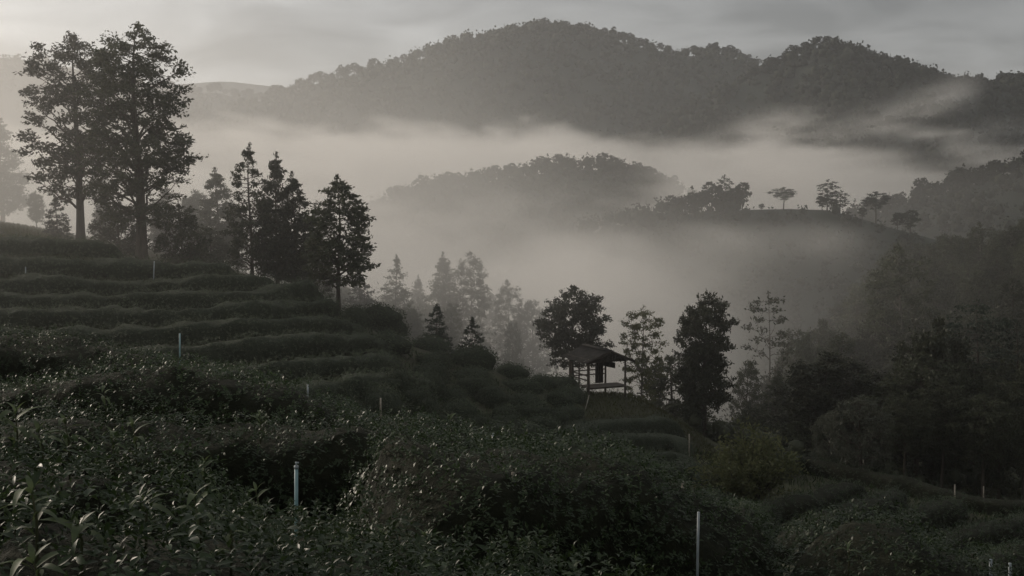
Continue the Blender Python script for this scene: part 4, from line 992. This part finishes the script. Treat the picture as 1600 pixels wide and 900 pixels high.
# the unbroken wood that covers the slopes: crowns built as lumps of leaves, one mass per hill
_t = (1 + 5 ** .5) / 2
ICO_V = unit(np.array([(-1, _t, 0), (1, _t, 0), (-1, -_t, 0), (1, -_t, 0), (0, -1, _t), (0, 1, _t), (0, -1, -_t), (0, 1, -_t), (_t, 0, -1), (_t, 0, 1), (-_t, 0, -1), (-_t, 0, 1)], dtype=float))
ICO_F = np.array([(0, 11, 5), (0, 5, 1), (0, 1, 7), (0, 7, 10), (0, 10, 11), (1, 5, 9), (5, 11, 4), (11, 10, 2), (10, 7, 6), (7, 1, 8), (3, 9, 4), (3, 4, 2), (3, 2, 6), (3, 6, 8), (3, 8, 9), (4, 9, 5), (2, 4, 11), (6, 2, 10), (8, 6, 7), (9, 8, 1)])
def subdiv(v, f):
    e = {}; v = list(map(tuple, v)); out = []
    def mid(a, b):
        k = (min(a, b), max(a, b))
        if k not in e: e[k] = len(v); v.append(tuple(unit((np.array(v[a]) + np.array(v[b])) / 2)))
        return e[k]
    for a, b, c in f:
        ab, bc, ca = mid(a, b), mid(b, c), mid(c, a); out += [(a, ab, ca), (b, bc, ab), (c, ca, bc), (ab, bc, ca)]
    return np.array(v), np.array(out)
ICO2_V, ICO2_F = subdiv(ICO_V, ICO_F)
keep = (ICO2_V[ICO2_F].mean(1)[:, 2] > -0.45); ICO2_F = ICO2_F[keep]
def wood_cover(h, name, n, size, leaf, tmin=-0.95, tmax=0.25, nl=26, seed=0, xmin=None, xmax=None, label=None, core=.42):
    rs = np.random.RandomState(seed); V, T = h['V'], h['T']
    a, b = V.shape[:2]
    ok = np.where((T[:-1, 0] > tmin) & (T[:-1, 0] < tmax))[0]
    i = rs.choice(ok, n); j = rs.randint(0, b - 1, n); u, w = rs.rand(n, 1), rs.rand(n, 1)
    c = (V[i, j] * (1 - u) + V[i, j + 1] * u) * (1 - w) + (V[i + 1, j] * (1 - u) + V[i + 1, j + 1] * u) * w
    if xmin is not None: c = c[(c[:, 0] / c[:, 1] > xmin) & (c[:, 0] / c[:, 1] < xmax)]
    c = c[np.abs(c[:, 0] / c[:, 1]) < 0.52]; n = len(c)
    g = Geo(); s = size * .9 * np.exp(rs.normal(0, .26, n)).clip(.5, 1.6)
    k = len(ICO_V)
    d = 1 + 0.6 * vnoise((ICO_V[None] * 1.7 + rs.rand(n, 1, 3) * 50).reshape(-1, 3)).reshape(n, k)
    cen = c + np.stack((0 * s, 0 * s, s * .62), -1)
    vv = cen[:, None] + ICO_V[None] * d[..., None] * s[:, None, None] * np.array((core, core, core))
    f = (np.arange(n) * k)[:, None, None] + ICO_F[None]
    g.add(vv.reshape(-1, 3), tris=f.reshape(-1, 3))
    dirs = unit(rs.normal(0, 1, (n, nl, 3)) + (0, 0, .5)); pos = (cen[:, None] + dirs * s[:, None, None] * rs.uniform(core * .8, .62, (n, nl, 1))).reshape(-1, 3)
    nn = unit(rs.normal(0, 1, pos.shape)); al = unit(np.cross(nn, rs.normal(0, 1, pos.shape)))
    L = leaf * rs.uniform(.6, 1.4, len(pos)); leaves(g, pos, al, np.cross(nn, al), nn, L, L * .7, True)
    return props(link(name, g.build(name, M['far'])), label, None, None, 'stuff')
wood_cover(hm, 'forest', 5200, 8.0, 3.0, tmin=-.75, nl=13, seed=1)
wood_cover(hp, 'forest', 3600, 7.0, 2.6, tmin=-.75, nl=13, seed=2)
wood_cover(hl, 'forest', 1300, 11, 4.0, tmin=-.6, nl=12, seed=3)
wood_cover(hb, 'forest', 2600, 4.8, 1.2, nl=26, seed=4, core=.32)
wood_cover(hc, 'forest', 1600, 3.0, .75, tmin=-.95, tmax=-.10, nl=26, seed=5, core=.32)
wood_cover(hc, 'forest', 420, 4.4, .75, tmin=-.14, tmax=.1, nl=40, seed=6, xmin=.04, xmax=.187, core=.30)
wood_cover(hd, 'forest', 2200, 4.6, 1.0, nl=28, seed=7, core=.32)
# undergrowth and lower wood on the near valley side
def ground_wood(name, n, x0, x1, y0, y1, size, leaf, seed, nl=40, cond=None):
    rs = np.random.RandomState(seed)
    x, y = rs.uniform(x0, x1, n), rs.uniform(y0, y1, n); x = x * y
    p = np.stack((x, y, gz(x, y)), -1)
    if cond is not None: p = p[cond(p)]
    h = dict(V=np.stack((p, p), 0).reshape(2, -1, 3), T=np.zeros((2, 1)))
    n = len(p); g = Geo(); s = size * rs.uniform(.5, 1.3, n); k = len(ICO_V)
    d = 1 + 0.6 * vnoise((ICO_V[None] * 1.7 + rs.rand(n, 1, 3) * 50).reshape(-1, 3)).reshape(n, k)
    cen = p + np.stack((0 * s, 0 * s, s * .45), -1)
    vv = cen[:, None] + ICO_V[None] * d[..., None] * s[:, None, None] * np.array((.20, .20, .24))
    g.add(vv.reshape(-1, 3), tris=((np.arange(n) * k)[:, None, None] + ICO_F[None]).reshape(-1, 3))
    dirs = unit(rs.normal(0, 1, (n, nl, 3)) + (0, 0, .4)); pos = (cen[:, None] + dirs * s[:, None, None] * rs.uniform(.18, .66, (n, nl, 1)) * np.array((1, 1, .8))).reshape(-1, 3)
    nn = unit(rs.normal(0, 1, pos.shape)); al = unit(np.cross(nn, rs.normal(0, 1, pos.shape)))
    L = leaf * rs.uniform(.6, 1.4, len(pos)); leaves(g, pos, al, np.cross(nn, al), nn, L, L * .5, True)
    return props(link(name, g.build(name, M['tree'])), kind='stuff')
ground_wood('undergrowth', 900, .09, .46, 74, 118, 2.4, .20, 11, nl=66, cond=lambda p: ~((p[:, 1] < 78) & (p[:, 0] / p[:, 1] < .19)) & ~((p[:, 1] < 90) & (p[:, 0] / p[:, 1] < .14)))
ground_wood('undergrowth', 500, -.2, .1, 92, 150, 2.6, .24, 12, nl=60)
ground_wood('undergrowth', 330, -.1, .5, 118, 205, 5.0, .42, 13, nl=130)
# ------------------------------------------------------------------ haze and fog
def volume_mat(name, color, density, aniso, attr=None):
    m, n, l = new_mat(name)
    v = n.new('ShaderNodeVolumePrincipled')
    v.inputs['Color'].default_value = (*color, 1)
    v.inputs['Density'].default_value = density
    v.inputs['Anisotropy'].default_value = aniso
    v.inputs['Density Attribute'].default_value = attr or ''
    out = n.new('ShaderNodeOutputMaterial'); l.new(v.outputs[0], out.inputs['Volume'])
    return m
hz = Geo(); hz.box((0, 2900, 65), (9000, 6900, 320))
haze = link('haze', hz.build('haze', volume_mat('haze', (0.90, 0.925, 0.96), 0.00018, 0.42)))
props(haze, kind='stuff')

class N:
    """arithmetic on geometry-node fields"""
    tree = None
    def __init__(s, sock): s.s = sock
    @staticmethod
    def op(o, *a, clamp=False):
        n = N.tree.nodes.new('ShaderNodeMath'); n.operation = o; n.use_clamp = clamp
        for i, v in enumerate(a):
            if isinstance(v, N): N.tree.links.new(v.s, n.inputs[i])
            else: n.inputs[i].default_value = float(v)
        return N(n.outputs[0])
    def __add__(s, o): return N.op('ADD', s, o)
    __radd__ = __add__
    def __sub__(s, o): return N.op('SUBTRACT', s, o)
    def __rsub__(s, o): return N.op('SUBTRACT', o, s)
    def __mul__(s, o): return N.op('MULTIPLY', s, o)
    __rmul__ = __mul__
    def __truediv__(s, o): return N.op('DIVIDE', s, o)
def n_exp(a): return N.op('EXPONENT', a)
def n_max(a, b): return N.op('MAXIMUM', a, b)
def n_smooth(a, lo, hi):
    n = N.tree.nodes.new('ShaderNodeMapRange'); n.interpolation_type = 'SMOOTHSTEP'
    N.tree.links.new(a.s, n.inputs[0])
    n.inputs[1].default_value = lo; n.inputs[2].default_value = hi
    return N(n.outputs[0])
def n_noise(x, y, z, detail=4, rough=0.5, dist=0.0):
    c = N.tree.nodes.new('ShaderNodeCombineXYZ')
    for i, v in enumerate((x, y, z)):
        if isinstance(v, N): N.tree.links.new(v.s, c.inputs[i])
        else: c.inputs[i].default_value = v
    n = N.tree.nodes.new('ShaderNodeTexNoise'); n.inputs['Scale'].default_value = 1.0
    n.inputs['Detail'].default_value = detail; n.inputs['Roughness'].default_value = rough; n.inputs['Distortion'].default_value = dist
    N.tree.links.new(c.outputs[0], n.inputs['Vector'])
    return N(n.outputs[0])
def fog(name, lo, hi, res, field, density, aniso, color=(0.975, 0.965, 0.945), step=0):
    gn = bpy.data.node_groups.new(name, 'GeometryNodeTree')
    gn.interface.new_socket('Geometry', in_out='OUTPUT', socket_type='NodeSocketGeometry')
    N.tree = gn
    pos = gn.nodes.new('GeometryNodeInputPosition'); sp = gn.nodes.new('ShaderNodeSeparateXYZ')
    gn.links.new(pos.outputs[0], sp.inputs[0])
    f = field(N(sp.outputs[0]), N(sp.outputs[1]), N(sp.outputs[2]))
    vc = gn.nodes.new('GeometryNodeVolumeCube')
    vc.inputs['Min'].default_value = lo; vc.inputs['Max'].default_value = hi
    for k, r_ in zip(('Resolution X', 'Resolution Y', 'Resolution Z'), res): vc.inputs[k].default_value = r_
    gn.links.new(f.s, vc.inputs['Density'])
    sm = gn.nodes.new('GeometryNodeSetMaterial')
    mat = volume_mat(name, color, density, aniso, 'density')
    sm.inputs['Material'].default_value = mat
    gn.links.new(vc.outputs[0], sm.inputs[0])
    out = gn.nodes.new('NodeGroupOutput'); gn.links.new(sm.outputs[0], out.inputs[0])
    me = bpy.data.meshes.new(name)
    o = link(name, me); me.materials.append(mat)
    md = o.modifiers.new('fog', 'NODES'); md.node_group = gn
    return props(o, kind='stuff')
def edge(v, lo, hi, w):
    return n_smooth(v, lo, lo + w) * (1 - n_smooth(v, hi - w, hi))
def gauss(*t):
    e = None
    for v, w in t:
        q = v * v / (w * w); e = q if e is None else e + q
    return n_exp(e * -1.0)
def valley_fog(x, y, z):
    big = n_noise(x / 210, y / 300, 1.7, 2)
    med = n_noise(x / 84 + z / 90, y / 430, z / 30, 6, 0.6, 0.7)
    fine = n_noise(x / 36 + z / 34 + 4, y / 300, z / 13, 6, 0.68, 1.0)
    lane = x / y
    far = n_smooth(y, 560, 760)
    edge_n = (med - 0.5) * 60 + (big - 0.5) * 54 + (fine - 0.5) * 46
    top = -15 + 12 * n_smooth(y, 350, 440) + 29 * n_smooth(y, 480, 650) + edge_n * (0.5 + 0.5 * far) + n_smooth(lane, 0.10, 0.40) * far * 8 + (1 - n_smooth(lane, -.22, -.08)) * far * 18
    d = n_smooth((top - z) / 10, -0.3, 1.0)
    hole = 1 - 0.8 * gauss((lane - .145, .045), (z - 12, 20)) * far
    clear = (0.05 + 0.95 * n_smooth(big * 0.7 + 0.6 * med + 0.25 * fine, 0.68, 0.88)) * hole
    near_right = n_smooth(lane, 0.15, 0.25) * (1 - n_smooth(y, 400, 540))
    lump = gauss((lane - 0.025, .13), (y - 235, 52)) * n_smooth(-8 - z + (med - 0.5) * 36, -5, 10)
    lap = gauss((y - 272, 34)) * n_smooth(lane, -.04, .06) * (1 - n_smooth(lane, .25, .31)) * n_smooth(-6.5 - z + (med - 0.5) * 24 + (fine - .5) * 16, -2, 6) * (1 - n_smooth(lane, .13, .20) * n_smooth(-14 - z, -3, 6)) * (1 - 0.45 * n_smooth(lane, .10, .22))
    gap2 = gauss((y - 425, 30), (lane - .155, .040)) * n_smooth(16 - z + (med - .5) * 24, -5, 9)
    gap = gauss((y - 382, 26)) * n_smooth(lane, .20, .30) * n_smooth(10 - z + (med - .5) * 20, -4, 8)
    # wisps climbing the slope of the right peak
    w1 = gauss((lane - 0.205 - (z - 30) / 900, .030), (y - 850, 60)) * n_smooth(fine, .42, .60) * n_smooth(z, 10, 22) * (1 - n_smooth(z + (fine - .5) * 50, 44, 62))
    w2 = gauss((z - 34 - (lane - .265) * 300 + (fine - .5) * 26, 10), (y - 850, 60)) * n_smooth(lane, .22, .27) * (1 - n_smooth(lane, .34, .39)) * n_smooth(fine, .36, .58)
    w3 = gauss((lane - 0.385 - (z - 30) / 1100, .030), (y - 850, 60)) * n_smooth(fine, .36, .6) * n_smooth(z, 5, 20) * (1 - n_smooth(z + (fine - .5) * 50, 34, 52))
    return (lap * (0.35 + 1.2 * n_smooth(fine, .38, .62))) * edge(y, 165, 1010, 45) + (d * clear * (1 + 1.0 * n_smooth(lane, .14, .30) * far) + lump * (0.22 + 0.95 * n_smooth(med, .36, .62)) + gap * 1.3 + gap2 * (0.4 + 1.4 * n_smooth(fine, .38, .6)) + (w1 + w2 + w3) * 2.2) * edge(y, 165, 1010, 45) * edge(x, -620, 640, 60) * (1 - 0.8 * near_right)
fog('fog_bank', (-620, 165, -62), (640, 1010, 96), (240, 150, 66), valley_fog, 0.0125, 0.4, color=(0.98, 0.965, 0.94))
def near_mist(x, y, z):
    med = n_noise(x / 26 + 5, y / 30, z / 18, 4, 0.55, 0.2)
    a = gauss((x + 40, 39), (y - 108, 23), (z, 12.5))
    b = gauss((x + 4, 25), (y - 128, 22), (z + 16, 13))
    c = gauss((x + 26, 24), (y - 77, 13), (z - 2, 11))
    h = gauss((x - 8, 20), (y - 98, 11), (z + 14, 8))
    t = gauss((x + 18, 40), (y - 55, 22), (z + 3, 10)); w = gauss((x - 36, 24), (y - 66, 18), (z + 12, 10))
    r = gauss((x - 42, 32), (y - 128, 32), (z + 16, 16))
    return (a * 1.15 + b * 1.05 + c * 0.40 + h * 0.50 + r * 0.05 + t * 0.035 + w * 0.015) * (0.35 + 0.65 * n_smooth(med, 0.30, 0.62)) * edge(y, 30, 215, 12) * edge(x, -135, 110, 12) * edge(z, -52, 42, 6)
fog('mist_bank', (-135, 30, -52), (110, 215, 42), (82, 62, 34), near_mist, 0.032, 0.5)
